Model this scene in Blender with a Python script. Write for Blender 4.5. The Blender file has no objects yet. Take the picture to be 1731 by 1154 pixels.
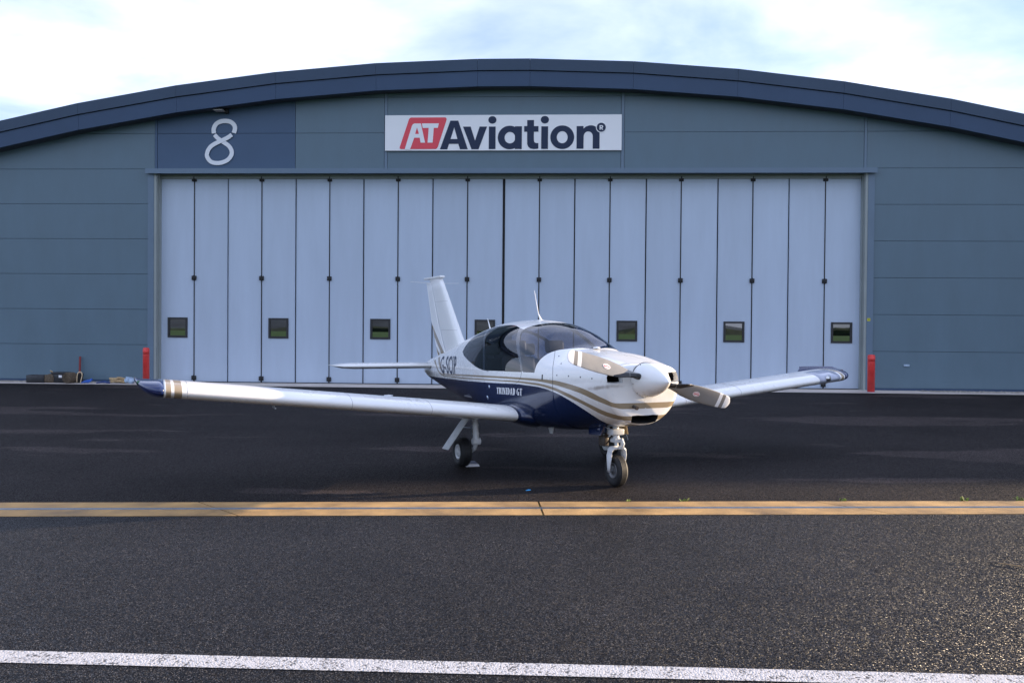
import bpy, bmesh, math, random
import numpy as np
from mathutils import Vector, Matrix
from mathutils.geometry import delaunay_2d_cdt

R = math.radians
random.seed(7)
rng = np.random.default_rng(7)
scene = bpy.context.scene
col = scene.collection

# ------------------------------------------------------------------ camera
CAMH = 1.762
cam_d = bpy.data.cameras.new('camera')
cam_d.sensor_width = 36.0
cam_d.lens = 1434.0 / 1731.0 * 36.0
cam_d.clip_start = 0.05
cam_d.clip_end = 9000
cam = bpy.data.objects.new('camera', cam_d)
col.objects.link(cam)
cam.matrix_world = (Matrix.Translation((0, 0, CAMH)) @ Matrix.Rotation(R(90) - math.atan(19.5 / 1434.0), 4, 'X')
                    @ Matrix.Rotation(0.0080, 4, 'Z'))
scene.camera = cam

# ------------------------------------------------------------------ light
SUN_AZ = 16.0      # degrees from +X (right) towards +Y (behind the hangar)
SUN_EL = 10.0
sd = Vector((math.cos(R(SUN_AZ)) * math.cos(R(SUN_EL)), math.sin(R(SUN_AZ)) * math.cos(R(SUN_EL)), math.sin(R(SUN_EL))))
sun_d = bpy.data.lights.new('sun', 'SUN')
sun_d.energy = 4.0
sun_d.angle = R(0.55)
sun_d.color = (1.0, 0.77, 0.52)
sun = bpy.data.objects.new('sun', sun_d)
col.objects.link(sun)
sun.rotation_euler = (-sd).to_track_quat('-Z', 'Y').to_euler()
sun.location = (30, 20, 20)

world = bpy.data.worlds.new('World')
scene.world = world
world.use_nodes = True
wn = world.node_tree.nodes
wl = world.node_tree.links
wn.clear()
w_out = wn.new('ShaderNodeOutputWorld')
w_bg = wn.new('ShaderNodeBackground')
w_bg.inputs['Strength'].default_value = 0.15
sky = wn.new('ShaderNodeTexSky')
sky.sky_type = 'NISHITA'
sky.sun_disc = False
sky.sun_elevation = R(SUN_EL)
sky.sun_rotation = R(90 - SUN_AZ)
sky.air_density = 1.0
sky.dust_density = 0.3
sky.ozone_density = 4.0
tc = wn.new('ShaderNodeTexCoord')
sep = wn.new('ShaderNodeSeparateXYZ')
wl.new(tc.outputs['Generated'], sep.inputs[0])
# clouds on a flat layer: divide the direction by its height
mz = wn.new('ShaderNodeMath'); mz.operation = 'MAXIMUM'; mz.inputs[1].default_value = 0.02
wl.new(sep.outputs[2], mz.inputs[0])
az_ = wn.new('ShaderNodeMath'); az_.operation = 'ADD'; az_.inputs[1].default_value = 0.10
wl.new(mz.outputs[0], az_.inputs[0])
dv = wn.new('ShaderNodeVectorMath'); dv.operation = 'DIVIDE'
cz = wn.new('ShaderNodeCombineXYZ')
for k in range(3):
    wl.new(az_.outputs[0], cz.inputs[k])
wl.new(tc.outputs['Generated'], dv.inputs[0])
wl.new(cz.outputs[0], dv.inputs[1])
cn = wn.new('ShaderNodeTexNoise')
cn.inputs['Scale'].default_value = 1.15
cn.inputs['Detail'].default_value = 7.0
cn.inputs['Roughness'].default_value = 0.52
cn.inputs['Distortion'].default_value = 0.25
wl.new(dv.outputs[0], cn.inputs['Vector'])
cr = wn.new('ShaderNodeValToRGB')
cr.color_ramp.elements[0].position = 0.36
cr.color_ramp.elements[1].position = 0.60
wl.new(cn.outputs[0], cr.inputs[0])
cl_v = wn.new('ShaderNodeMix'); cl_v.data_type = 'RGBA'          # cloud: thin veil to lit cloud
cl_v.inputs['A'].default_value = (1.26, 1.50, 2.12, 1)
cl_v.inputs['B'].default_value = (2.60, 2.85, 3.60, 1)
wl.new(cr.outputs[0], cl_v.inputs['Factor'])
cov = wn.new('ShaderNodeMapRange')                                # how much of the clear sky the cloud hides
cov.inputs['To Min'].default_value = 0.72
cov.inputs['To Max'].default_value = 0.95
wl.new(cr.outputs[0], cov.inputs[0])
cs = wn.new('ShaderNodeMix'); cs.data_type = 'RGBA'
wl.new(cov.outputs[0], cs.inputs['Factor'])
wl.new(sky.outputs[0], cs.inputs['A'])
wl.new(cl_v.outputs['Result'], cs.inputs['B'])
hs2 = wn.new('ShaderNodeHueSaturation')      # overall colour of the daylight
hs2.inputs['Saturation'].default_value = 1.05
hs2.inputs['Hue'].default_value = 0.505
wl.new(cs.outputs['Result'], hs2.inputs['Color'])
wl.new(hs2.outputs[0], w_bg.inputs['Color'])
wl.new(w_bg.outputs[0], w_out.inputs[0])

scene.view_settings.view_transform = 'Standard'
scene.view_settings.look = 'None'
scene.view_settings.exposure = 1.75
scene.view_settings.gamma = 1.0
scene.view_settings.use_curve_mapping = False
scene.cycles.use_denoising = True
scene.cycles.max_bounces = 8

# ------------------------------------------------------------------ material helpers
MATS = {}


def mat(name, color, rough=0.5, metal=0.0, coat=0.0, spec=0.5, var=0.0, vscale=4.0, bump=0.0, bscale=60.0,
        ior=1.5, rvar=0.0, stretch=None, emit=None, orand=0.0):
    if name in MATS:
        return MATS[name]
    m = bpy.data.materials.new(name)
    m.use_nodes = True
    nt = m.node_tree
    b = nt.nodes['Principled BSDF']
    b.inputs['Base Color'].default_value = (*color, 1)
    b.inputs['Roughness'].default_value = rough
    b.inputs['Metallic'].default_value = metal
    b.inputs['Coat Weight'].default_value = coat
    b.inputs['Coat Roughness'].default_value = 0.06
    b.inputs['Specular IOR Level'].default_value = spec
    b.inputs['IOR'].default_value = ior
    if var or bump or rvar:
        t = nt.nodes.new('ShaderNodeTexCoord')
        mp = nt.nodes.new('ShaderNodeMapping')
        if stretch:
            mp.inputs['Scale'].default_value = stretch
        nt.links.new(t.outputs['Object'], mp.inputs[0])
        n = nt.nodes.new('ShaderNodeTexNoise')
        n.inputs['Scale'].default_value = vscale
        n.inputs['Detail'].default_value = 6
        n.inputs['Roughness'].default_value = 0.6
        nt.links.new(mp.outputs[0], n.inputs['Vector'])
        if var:
            mx = nt.nodes.new('ShaderNodeMix'); mx.data_type = 'RGBA'
            mx.inputs['A'].default_value = (*[c * (1 - var) for c in color], 1)
            mx.inputs['B'].default_value = (*[min(1, c * (1 + var)) for c in color], 1)
            nc = nt.nodes.new('ShaderNodeMapRange'); nc.inputs['From Min'].default_value = 0.3; nc.inputs['From Max'].default_value = 0.7
            nt.links.new(n.outputs[0], nc.inputs[0]); nt.links.new(nc.outputs[0], mx.inputs['Factor'])
            nt.links.new(mx.outputs['Result'], b.inputs['Base Color'])
            if orand:      # each piece a slightly different batch of paint
                oi = nt.nodes.new('ShaderNodeObjectInfo')
                om = nt.nodes.new('ShaderNodeMapRange'); om.inputs['To Min'].default_value = 1 - orand; om.inputs['To Max'].default_value = 1 + orand
                nt.links.new(oi.outputs['Random'], om.inputs[0])
                ox = nt.nodes.new('ShaderNodeMix'); ox.data_type = 'RGBA'; ox.blend_type = 'MULTIPLY'; ox.inputs['Factor'].default_value = 1
                nt.links.new(mx.outputs['Result'], ox.inputs['A']); nt.links.new(om.outputs[0], ox.inputs['B'])
                nt.links.new(ox.outputs['Result'], b.inputs['Base Color'])
        if rvar:
            mr = nt.nodes.new('ShaderNodeMapRange')
            mr.inputs['From Min'].default_value = 0.3
            mr.inputs['From Max'].default_value = 0.7
            mr.inputs['To Min'].default_value = max(0.02, rough - rvar)
            mr.inputs['To Max'].default_value = rough + rvar
            nt.links.new(n.outputs[0], mr.inputs[0])
            nt.links.new(mr.outputs[0], b.inputs['Roughness'])
        if bump:
            n2 = nt.nodes.new('ShaderNodeTexNoise')
            n2.inputs['Scale'].default_value = bscale
            n2.inputs['Detail'].default_value = 4
            nt.links.new(mp.outputs[0], n2.inputs['Vector'])
            bp = nt.nodes.new('ShaderNodeBump')
            bp.inputs['Strength'].default_value = bump
            bp.inputs['Distance'].default_value = 0.01
            nt.links.new(n2.outputs[0], bp.inputs['Height'])
            nt.links.new(bp.outputs[0], b.inputs['Normal'])
    if emit:
        b.inputs['Emission Color'].default_value = (*emit, 1)
        b.inputs['Emission Strength'].default_value = 1
    MATS[name] = m
    return m


def glass_mat(name, tint, ior=1.5, rough=0.0):
    m = bpy.data.materials.new(name)
    m.use_nodes = True
    nt = m.node_tree
    nt.nodes.clear()
    o = nt.nodes.new('ShaderNodeOutputMaterial')
    tr = nt.nodes.new('ShaderNodeBsdfTransparent'); tr.inputs[0].default_value = (*tint, 1)
    gl = nt.nodes.new('ShaderNodeBsdfGlossy'); gl.inputs['Roughness'].default_value = rough
    # Schlick reflectance of a thin pane, the same from both sides
    lw = nt.nodes.new('ShaderNodeLayerWeight'); lw.inputs['Blend'].default_value = 0.5
    pw = nt.nodes.new('ShaderNodeMath'); pw.operation = 'POWER'; pw.inputs[1].default_value = 5.0
    nt.links.new(lw.outputs['Facing'], pw.inputs[0])
    f0 = 2 * ((ior - 1) / (ior + 1)) ** 2
    fr = nt.nodes.new('ShaderNodeMath'); fr.operation = 'MULTIPLY_ADD'; fr.inputs[1].default_value = 1 - f0; fr.inputs[2].default_value = f0
    nt.links.new(pw.outputs[0], fr.inputs[0])
    mx = nt.nodes.new('ShaderNodeMixShader')
    nt.links.new(fr.outputs[0], mx.inputs[0])
    nt.links.new(tr.outputs[0], mx.inputs[1])
    nt.links.new(gl.outputs[0], mx.inputs[2])
    nt.links.new(mx.outputs[0], o.inputs[0])
    MATS[name] = m
    return m


# ------------------------------------------------------------------ object helpers
def link(name, me, mats, parent=None):
    o = bpy.data.objects.new(name, me)
    col.objects.link(o)
    if parent is not None:
        o.parent = parent
    if me is not None and mats is not None:
        for m in (mats if isinstance(mats, (list, tuple)) else [mats]):
            if m is not None and len(me.materials) < 12:
                me.materials.append(m)
    return o


def tag(o, label=None, cat=None, group=None, kind=None):
    if label: o['label'] = label
    if cat: o['category'] = cat
    if group: o['group'] = group
    if kind: o['kind'] = kind
    return o


def empty(name, loc=(0, 0, 0), rz=0.0, parent=None):
    o = bpy.data.objects.new(name, None)
    col.objects.link(o)
    o.location = loc
    o.rotation_euler = (0, 0, rz)
    if parent: o.parent = parent
    o.empty_display_size = 0.2
    return o


class MB:
    def __init__(self):
        self.v = []; self.f = []; self.m = []; self.sm = []

    def add(self, vs, fs, mi=0, smooth=False):
        b = len(self.v)
        self.v += [tuple(map(float, p)) for p in vs]
        for f in fs:
            self.f.append(tuple(i + b for i in f)); self.m.append(mi); self.sm.append(smooth)
        return self

    def box(self, x0, x1, y0, y1, z0, z1, mi=0):
        vs = [(x0, y0, z0), (x1, y0, z0), (x1, y1, z0), (x0, y1, z0), (x0, y0, z1), (x1, y0, z1), (x1, y1, z1), (x0, y1, z1)]
        fs = [(0, 3, 2, 1), (4, 5, 6, 7), (0, 1, 5, 4), (1, 2, 6, 5), (2, 3, 7, 6), (3, 0, 4, 7)]
        return self.add(vs, fs, mi)

    def rbox(self, x0, x1, y0, y1, z0, z1, r=0.02, seg=2, mi=0, mtx=None):
        bm = bmesh.new()
        bmesh.ops.create_cube(bm, size=1)
        for v in bm.verts:
            v.co = Vector(((x0 + x1) / 2 + v.co.x * (x1 - x0), (y0 + y1) / 2 + v.co.y * (y1 - y0), (z0 + z1) / 2 + v.co.z * (z1 - z0)))
        bmesh.ops.bevel(bm, geom=bm.edges[:] + bm.verts[:], offset=r, segments=seg, affect='EDGES', profile=0.6)
        if mtx is not None:
            bm.transform(mtx)
        bm.verts.index_update()
        self.add([v.co for v in bm.verts], [[v.index for v in f.verts] for f in bm.faces], mi, True)
        bm.free()
        return self

    def prism(self, poly, y0, y1, mi=0):
        """poly in (x,z), extruded along y from y0 (front) to y1"""
        n = len(poly)
        a = sum(poly[i][0] * poly[(i + 1) % n][1] - poly[(i + 1) % n][0] * poly[i][1] for i in range(n))
        if a < 0: poly = poly[::-1]
        vs = [(p[0], y0, p[1]) for p in poly] + [(p[0], y1, p[1]) for p in poly]
        fs = [tuple(range(n)), tuple(range(2 * n - 1, n - 1, -1))]
        fs += [(i, i + n, (i + 1) % n + n, (i + 1) % n) for i in range(n)]
        return self.add(vs, fs, mi)

    def tube(self, pts, rad, n=10, mi=0, cap=True, smooth=True):
        pts = [Vector(p) for p in pts]
        rads = rad if isinstance(rad, (list, tuple)) else [rad] * len(pts)
        d0 = (pts[1] - pts[0]).normalized()
        up = Vector((0, 0, 1)) if abs(d0.z) < 0.9 else Vector((1, 0, 0))
        side = d0.cross(up).normalized()
        vs = []
        for i, p in enumerate(pts):
            if i == 0: d = d0
            elif i == len(pts) - 1: d = (pts[i] - pts[i - 1]).normalized()
            else: d = ((pts[i + 1] - p).normalized() + (p - pts[i - 1]).normalized()).normalized()
            side = (side - d * side.dot(d)).normalized()
            b = d.cross(side)
            for k in range(n):
                a = 2 * math.pi * k / n
                vs.append(p + (side * math.cos(a) + b * math.sin(a)) * rads[i])
        fs = []
        for i in range(len(pts) - 1):
            for k in range(n):
                fs.append((i * n + k, i * n + (k + 1) % n, (i + 1) * n + (k + 1) % n, (i + 1) * n + k))
        self.add(vs, fs, mi, smooth)
        if cap:
            L = (len(pts) - 1) * n
            self.add(vs[:n], [tuple(range(n - 1, -1, -1))], mi)
            self.add(vs[L:], [tuple(range(n))], mi)
        return self

    def lathe(self, prof, axis_o, axis, n=32, mi=0, smooth=True):
        """prof = [(along, radius)...]"""
        axis = Vector(axis).normalized(); o = Vector(axis_o)
        up = Vector((0, 0, 1)) if abs(axis.z) < 0.9 else Vector((1, 0, 0))
        s = axis.cross(up).normalized(); b = axis.cross(s)
        vs = []; fs = []
        for (t, r) in prof:
            for k in range(n):
                a = 2 * math.pi * k / n
                vs.append(o + axis * t + (s * math.cos(a) + b * math.sin(a)) * max(r, 1e-4))
        for i in range(len(prof) - 1):
            for k in range(n):
                fs.append((i * n + k, (i + 1) * n + k, (i + 1) * n + (k + 1) % n, i * n + (k + 1) % n))
        return self.add(vs, fs, mi, smooth)

    def loft(self, rings, mi=0, smooth=True, capa=True, capb=True, mis=None):
        n = len(rings[0]); vs = [p for r in rings for p in r]
        b = len(self.v)
        self.v += [tuple(map(float, p)) for p in vs]
        for i in range(len(rings) - 1):
            for k in range(n):
                self.f.append((b + i * n + k, b + i * n + (k + 1) % n, b + (i + 1) * n + (k + 1) % n, b + (i + 1) * n + k))
                self.m.append(mis[i] if mis else mi); self.sm.append(smooth)
        if capa: self.f.append(tuple(b + k for k in range(n - 1, -1, -1))); self.m.append(mis[0] if mis else mi); self.sm.append(False)
        if capb:
            L = (len(rings) - 1) * n
            self.f.append(tuple(b + L + k for k in range(n))); self.m.append(mis[-1] if mis else mi); self.sm.append(False)
        return self

    def mesh(self, name, fix=True):
        me = bpy.data.meshes.new(name)
        me.from_pydata(self.v, [], self.f)
        me.polygons.foreach_set('material_index', self.m)
        me.polygons.foreach_set('use_smooth', self.sm)
        if fix:
            bm = bmesh.new(); bm.from_mesh(me)
            bmesh.ops.recalc_face_normals(bm, faces=bm.faces)
            bm.to_mesh(me); bm.free()
        me.update()
        return me

    def build(self, name, mats, parent=None, fix=True):
        return link(name, self.mesh(name, fix), mats, parent)


def arc(cx, cy, rx, ry, a0, a1, n):
    return [(cx + rx * math.cos(R(a0 + (a1 - a0) * i / n)), cy + ry * math.sin(R(a0 + (a1 - a0) * i / n))) for i in range(n + 1)]


def catmull(P, n=5, closed=False):
    P = [np.array(p, float) for p in P]
    out = []
    N_ = len(P)
    rngi = range(N_ if closed else N_ - 1)
    for i in rngi:
        p0 = P[(i - 1) % N_] if (closed or i > 0) else P[0]
        p1 = P[i]; p2 = P[(i + 1) % N_]
        p3 = P[(i + 2) % N_] if (closed or i + 2 < N_) else P[-1]
        for k in range(n):
            t = k / n
            out.append(0.5 * ((2 * p1) + (-p0 + p2) * t + (2 * p0 - 5 * p1 + 4 * p2 - p3) * t * t + (-p0 + 3 * p1 - 3 * p2 + p3) * t ** 3))
    if not closed: out.append(P[-1])
    return [tuple(p) for p in out]


# ------------------------------------------------------------------ ground materials
def asphalt(name, chip, base, light, patch, patch_lo, patch_hi, patch_scale, patch_loc, facet, rough, spec, stain):
    """bituminous surface: every stone chip has its own colour and its own tilted face, so low sun picks chips out"""
    m = bpy.data.materials.new(name); m.use_nodes = True
    nt = m.node_tree; N_ = nt.nodes; L_ = nt.links
    b = N_['Principled BSDF']
    t = N_.new('ShaderNodeTexCoord')
    vo = N_.new('ShaderNodeTexVoronoi'); vo.inputs['Scale'].default_value = chip
    L_.new(t.outputs['Object'], vo.inputs['Vector'])
    sepc = N_.new('ShaderNodeSeparateColor'); L_.new(vo.outputs['Color'], sepc.inputs[0])
    v3 = N_.new('ShaderNodeTexVoronoi'); v3.inputs['Scale'].default_value = chip * 1.63
    L_.new(t.outputs['Object'], v3.inputs['Vector'])
    sepd = N_.new('ShaderNodeSeparateColor'); L_.new(v3.outputs['Color'], sepd.inputs[0])
    r1 = N_.new('ShaderNodeValToRGB')
    e = r1.color_ramp.elements
    e[0].position = 0.0; e[0].color = (*[c * 0.5 for c in base], 1)
    e[1].position = 1.0; e[1].color = (*light, 1)
    x = e.new(0.55); x.color = (*base, 1)
    x = e.new(0.87); x.color = (*[c * 2.2 for c in base], 1)
    L_.new(sepd.outputs[0], r1.inputs[0])
    # broad stains and wear
    nz = N_.new('ShaderNodeTexNoise'); nz.inputs['Scale'].default_value = 0.55; nz.inputs['Detail'].default_value = 9; nz.inputs['Roughness'].default_value = 0.68
    L_.new(t.outputs['Object'], nz.inputs['Vector'])
    r2 = N_.new('ShaderNodeMapRange'); r2.inputs['From Min'].default_value = 0.3; r2.inputs['From Max'].default_value = 0.7
    r2.inputs['To Min'].default_value = 1 - stain; r2.inputs['To Max'].default_value = 1 + stain
    L_.new(nz.outputs[0], r2.inputs[0])
    mu = N_.new('ShaderNodeMix'); mu.data_type = 'RGBA'; mu.blend_type = 'MULTIPLY'; mu.inputs['Factor'].default_value = 1
    L_.new(r1.outputs[0], mu.inputs['A']); L_.new(r2.outputs[0], mu.inputs['B'])
    # patches: where the surface has dried (patch > 1) or stays damp (patch < 1)
    mp = N_.new('ShaderNodeMapping'); mp.inputs['Scale'].default_value = patch_scale; mp.inputs['Location'].default_value = patch_loc
    L_.new(t.outputs['Object'], mp.inputs[0])
    nw = N_.new('ShaderNodeTexNoise'); nw.inputs['Scale'].default_value = 1.0; nw.inputs['Detail'].default_value = 5; nw.inputs['Roughness'].default_value = 0.5
    L_.new(mp.outputs[0], nw.inputs['Vector'])
    wr = N_.new('ShaderNodeMapRange'); wr.interpolation_type = 'SMOOTHSTEP'
    wr.inputs['From Min'].default_value = patch_lo; wr.inputs['From Max'].default_value = patch_hi
    L_.new(nw.outputs[0], wr.inputs[0])
    dk = N_.new('ShaderNodeMix'); dk.data_type = 'RGBA'; dk.blend_type = 'MULTIPLY'
    dk.inputs['B'].default_value = (*patch, 1); dk.clamp_result = False
    L_.new(wr.outputs[0], dk.inputs['Factor']); L_.new(mu.outputs['Result'], dk.inputs['A'])
    L_.new(dk.outputs['Result'], b.inputs['Base Color'])
    ro = N_.new('ShaderNodeMath'); ro.operation = 'MULTIPLY_ADD'; ro.inputs[1].default_value = 0.3; ro.inputs[2].default_value = rough
    L_.new(sepd.outputs[1], ro.inputs[0]); L_.new(ro.outputs[0], b.inputs['Roughness'])
    # tilted chip faces (the sheet is level, so this is its own surface frame)
    sub = N_.new('ShaderNodeVectorMath'); sub.operation = 'SUBTRACT'; sub.inputs[1].default_value = (0.5, 0.5, 0.5)
    L_.new(vo.outputs['Color'], sub.inputs[0])
    scl = N_.new('ShaderNodeVectorMath'); scl.operation = 'MULTIPLY'; scl.inputs[1].default_value = (facet, facet, 0.0)
    L_.new(sub.outputs[0], scl.inputs[0])
    upv = N_.new('ShaderNodeVectorMath'); upv.operation = 'ADD'; upv.inputs[1].default_value = (0, 0, 1)
    L_.new(scl.outputs[0], upv.inputs[0])
    nrm_ = N_.new('ShaderNodeVectorMath'); nrm_.operation = 'NORMALIZE'
    L_.new(upv.outputs[0], nrm_.inputs[0]); L_.new(nrm_.outputs[0], b.inputs['Normal'])
    b.inputs['Specular IOR Level'].default_value = spec
    MATS[name] = m
    return m


M_TAXI = asphalt('taxiway_asphalt', 180, (0.0056, 0.0051, 0.0057), (0.24, 0.235, 0.24), (0.7, 0.7, 0.75), 0.55, 0.66, (0.18, 0.5, 1), (0, 0, 0), 2.2, 0.32, 0.11, 0.32)
M_APRON = asphalt('apron_asphalt', 130, (0.0135, 0.0112, 0.0112), (0.10, 0.085, 0.075), (2.2, 2.1, 2.05), 0.56, 0.595, (0.17, 0.60, 1), (5.3, 2.2, 0), 1.6, 0.55, 0.08, 0.30)
M_GRASS = mat('grass', (0.065, 0.17, 0.022), 0.9, var=0.5, vscale=0.3, bump=0.5, bscale=30)
M_CONC = mat('concrete', (0.56, 0.50, 0.44), 0.85, var=0.18, vscale=2.0, bump=0.35, bscale=90)
M_CONC2 = mat('drain_concrete', (0.36, 0.215, 0.080), 0.75, var=0.5, vscale=1.9, bump=0.4, bscale=140, rvar=0.2)
M_GRAVEL = mat('gravel', (0.26, 0.24, 0.21), 0.95, var=0.6, vscale=40, bump=1.0, bscale=45)
M_STEEL = mat('galvanised_steel', (0.50, 0.56, 0.64), 0.30, 1.0, var=0.15, vscale=12)
M_BLACK = mat('black_void', (0.006, 0.006, 0.007), 0.8)

# ------------------------------------------------------------------ hangar frame
HO = Vector((-0.292, 26.416, 0.0))
HA = -2.7823
hu = Vector((math.cos(R(HA)), math.sin(R(HA)), 0)); hback = Vector((-hu.y, hu.x, 0))


def HW(u, off, z=0.0):
    """hangar coordinates to world; off is towards the camera"""
    return HO + hu * u - hback * off + Vector((0, 0, z))


def sheet(name, pts, z, m, sub=0):
    me = bpy.data.meshes.new(name)
    me.from_pydata([(p[0], p[1], z) for p in pts], [], [tuple(range(len(pts)))])
    me.update()
    o = link(name, me, m)
    return tag(o, kind='structure')


def drain_y(x, k):   # k = 0 far edge, 1 near edge
    return (8.676 if k == 0 else 8.052) + 0.0475 * x


WX = 70.0
sheet('ground', [(-3500, -3500), (3500, -3500), (3500, 3500), (-3500, 3500)], -0.03, M_GRASS)
fl = HW(-WX, 1.3); fr = HW(WX, 1.3)
sheet('apron', [(-WX, drain_y(-WX, 0)), (WX, drain_y(WX, 0)), (fr.x, fr.y), (fl.x, fl.y)], 0.0, M_APRON)
sheet('taxiway', [(-WX, -16), (WX, -16), (WX, drain_y(WX, 1)), (-WX, drain_y(-WX, 1))], 0.0, M_TAXI)
a, b, c, d = HW(-WX, 1.296), HW(WX, 1.296), HW(WX, -12), HW(-WX, -12)
sheet('concrete_strip', [(a.x, a.y), (b.x, b.y), (c.x, c.y), (d.x, d.y)], 0.012, M_CONC)
for sgn in (-1, 1):
    u0, u1 = sorted((sgn * 12.6, sgn * 19.5))
    # loose stones along the foot of the wall
    mb = MB()
    for i in range(1000):
        u = random.uniform(u0, u1); o_ = random.uniform(0.02, 0.62)
        p = HW(u, o_); r = random.uniform(0.012, 0.035)
        q = [(random.uniform(.6, 1.2) * r * dx, random.uniform(.6, 1.2) * r * dy, random.uniform(.5, 1) * r * dz) for dx, dy, dz in
             ((1, 0, 0), (-1, 0, 0), (0, 1, 0), (0, -1, 0), (0, 0, 1), (0, 0, -.3))]
        mb.add([(p.x + q_[0], p.y + q_[1], 0.014 + q_[2]) for q_ in q],
               [(0, 2, 4), (2, 1, 4), (1, 3, 4), (3, 0, 4), (2, 0, 5), (1, 2, 5), (3, 1, 5), (0, 3, 5)])
    tag(mb.build('gravel', M_GRAVEL), 'loose pale gravel along the foot of the hangar wall, ' + ('left' if sgn < 0 else 'right') + ' side', 'gravel', kind='stuff')

# white painted line
M_PAINT = bpy.data.materials.new('line_paint'); M_PAINT.use_nodes = True
nt = M_PAINT.node_tree; bs = nt.nodes['Principled BSDF']
t_ = nt.nodes.new('ShaderNodeTexCoord')
v_ = nt.nodes.new('ShaderNodeTexVoronoi'); v_.inputs['Scale'].default_value = 95
nt.links.new(t_.outputs['Object'], v_.inputs['Vector'])
n_ = nt.nodes.new('ShaderNodeTexNoise'); n_.inputs['Scale'].default_value = 9; n_.inputs['Detail'].default_value = 6
nt.links.new(t_.outputs['Object'], n_.inputs['Vector'])
sc_ = nt.nodes.new('ShaderNodeSeparateColor'); nt.links.new(v_.outputs['Color'], sc_.inputs[0])
ad_ = nt.nodes.new('ShaderNodeMath'); ad_.operation = 'ADD'
nt.links.new(sc_.outputs[1], ad_.inputs[0]); nt.links.new(n_.outputs[0], ad_.inputs[1])
rp_ = nt.nodes.new('ShaderNodeValToRGB'); rp_.color_ramp.interpolation = 'LINEAR'
rp_.color_ramp.elements[0].position = 0.27; rp_.color_ramp.elements[0].color = (0.07, 0.07, 0.07, 1)
rp_.color_ramp.elements[1].position = 0.42; rp_.color_ramp.elements[1].color = (0.52, 0.51, 0.51, 1)
hv_ = nt.nodes.new('ShaderNodeMath'); hv_.operation = 'MULTIPLY'; hv_.inputs[1].default_value = 0.5
nt.links.new(ad_.outputs[0], hv_.inputs[0]); nt.links.new(hv_.outputs[0], rp_.inputs[0])
nt.links.new(rp_.outputs[0], bs.inputs['Base Color']); bs.inputs['Roughness'].default_value = 0.7
iv_ = nt.nodes.new('ShaderNodeMath'); iv_.operation = 'MULTIPLY'; iv_.inputs[1].default_value = -1
nt.links.new(v_.outputs['Distance'], iv_.inputs[0])
bp_ = nt.nodes.new('ShaderNodeBump'); bp_.inputs['Distance'].default_value = 0.005; bp_.inputs['Strength'].default_value = 0.8
nt.links.new(iv_.outputs[0], bp_.inputs['Height']); nt.links.new(bp_.outputs[0], bs.inputs['Normal'])
sheet('painted_line', [(-WX, 4.307 + .0405 * WX), (WX, 4.307 - .0405 * WX), (WX, 4.465 - .0425 * WX), (-WX, 4.465 + .0425 * WX)][::1], 0.004, M_PAINT)

# slot drain: two rows of concrete blocks with a steel edged slot
dr = empty('slot_drain', (0, 8.36, 0)); tag(dr, kind='structure')
dmesh = {}
dang = math.atan(0.0475)
BL = 3.15
for k in range(-7, 8):
    for row in (0, 1):
        mb = MB()
        x0, x1 = k * BL + 0.30 + 0.010, (k + 1) * BL + 0.30 - 0.010
        y0, y1 = (0.034, 0.312) if row == 0 else (-0.312, -0.034)
        sk = 0.10 if (k == 0 or k == -2) else 0.0     # skewed joints
        sk0 = 0.10 if (k == 1 or k == -1) else 0.0
        vs = []
        for z in (-0.2, 0.004):
            for (x, y) in ((x0, y0), (x1, y0), (x1, y1), (x0, y1)):
                xx = x + ((-y) * 0.9 if (x == x1 and sk) or (x == x0 and sk0) else 0)
                vs.append((xx, y, z))
        mb.add(vs, [(0, 3, 2, 1), (4, 5, 6, 7), (0, 1, 5, 4), (1, 2, 6, 5), (2, 3, 7, 6), (3, 0, 4, 7)])
        o = mb.build('concrete_block', M_CONC2, dr); 
mb = MB()
mb.box(-40, 40, 0.004, 0.0335, -0.03, 0.0065); mb.box(-40, 40, -0.0335, -0.004, -0.03, 0.0065)
mb.build('steel_slot', M_STEEL, dr)
mb = MB(); mb.box(-40, 40, -0.32, 0.32, -0.24, -0.06); mb.build('channel_bed', M_BLACK, dr)
dr.rotation_euler = (0, 0, dang)

# low hills and a far field seen in the hangar's window panes
mb = MB(); n = 90
prof = []
for i in range(n + 1):
    x = -2600 + 5200 * i / n
    prof.append((x, 26 + 16 * math.sin(i * .21) + 9 * math.sin(i * .53 + 1) + 5 * math.sin(i * 1.7)))
vs = [(x, -1500, -5) for x, h in prof] + [(x, -1800, h) for x, h in prof] + [(x, -2600, h * .9) for x, h in prof]
fs = [(i, i + 1, i + n + 2, i + n + 1) for i in range(n)] + [(i + n + 1, i + n + 2, i + 2 * n + 3, i + 2 * n + 2) for i in range(n)]
mb.add(vs, fs, 0, True)
tag(mb.build('hills', mat('hazy_hills', (0.07, 0.095, 0.12), 0.95, var=0.5, vscale=0.01)), kind='structure')  # bluish distance haze is put into the hill colour

mb = MB(); n = 260; vs = []
for i in range(n + 1):
    x = -700 + 1400 * i / n; h = 2.6 + .9 * math.sin(i * .13) + .8 * math.sin(i * .61 + 2) + random.uniform(-.6, .9)
    if 118 < i < 131 or 60 < i < 70: h *= .35
    vs += [(x, -420 + 10 * math.sin(i * .4), -.03), (x, -424, h * .7), (x, -428, h), (x, -440, -.03)]
fs = [(4 * i + k, 4 * i + k + 1, 4 * i + k + 5, 4 * i + k + 4) for i in range(n) for k in range(3)]
mb.add(vs, fs)
tag(mb.build('far_wood', mat('tree_belt', (0.03, 0.05, 0.018), 0.95, var=0.6, vscale=0.15)), 'distant belt of dark trees beyond the grass field', 'trees', kind='stuff')

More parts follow.
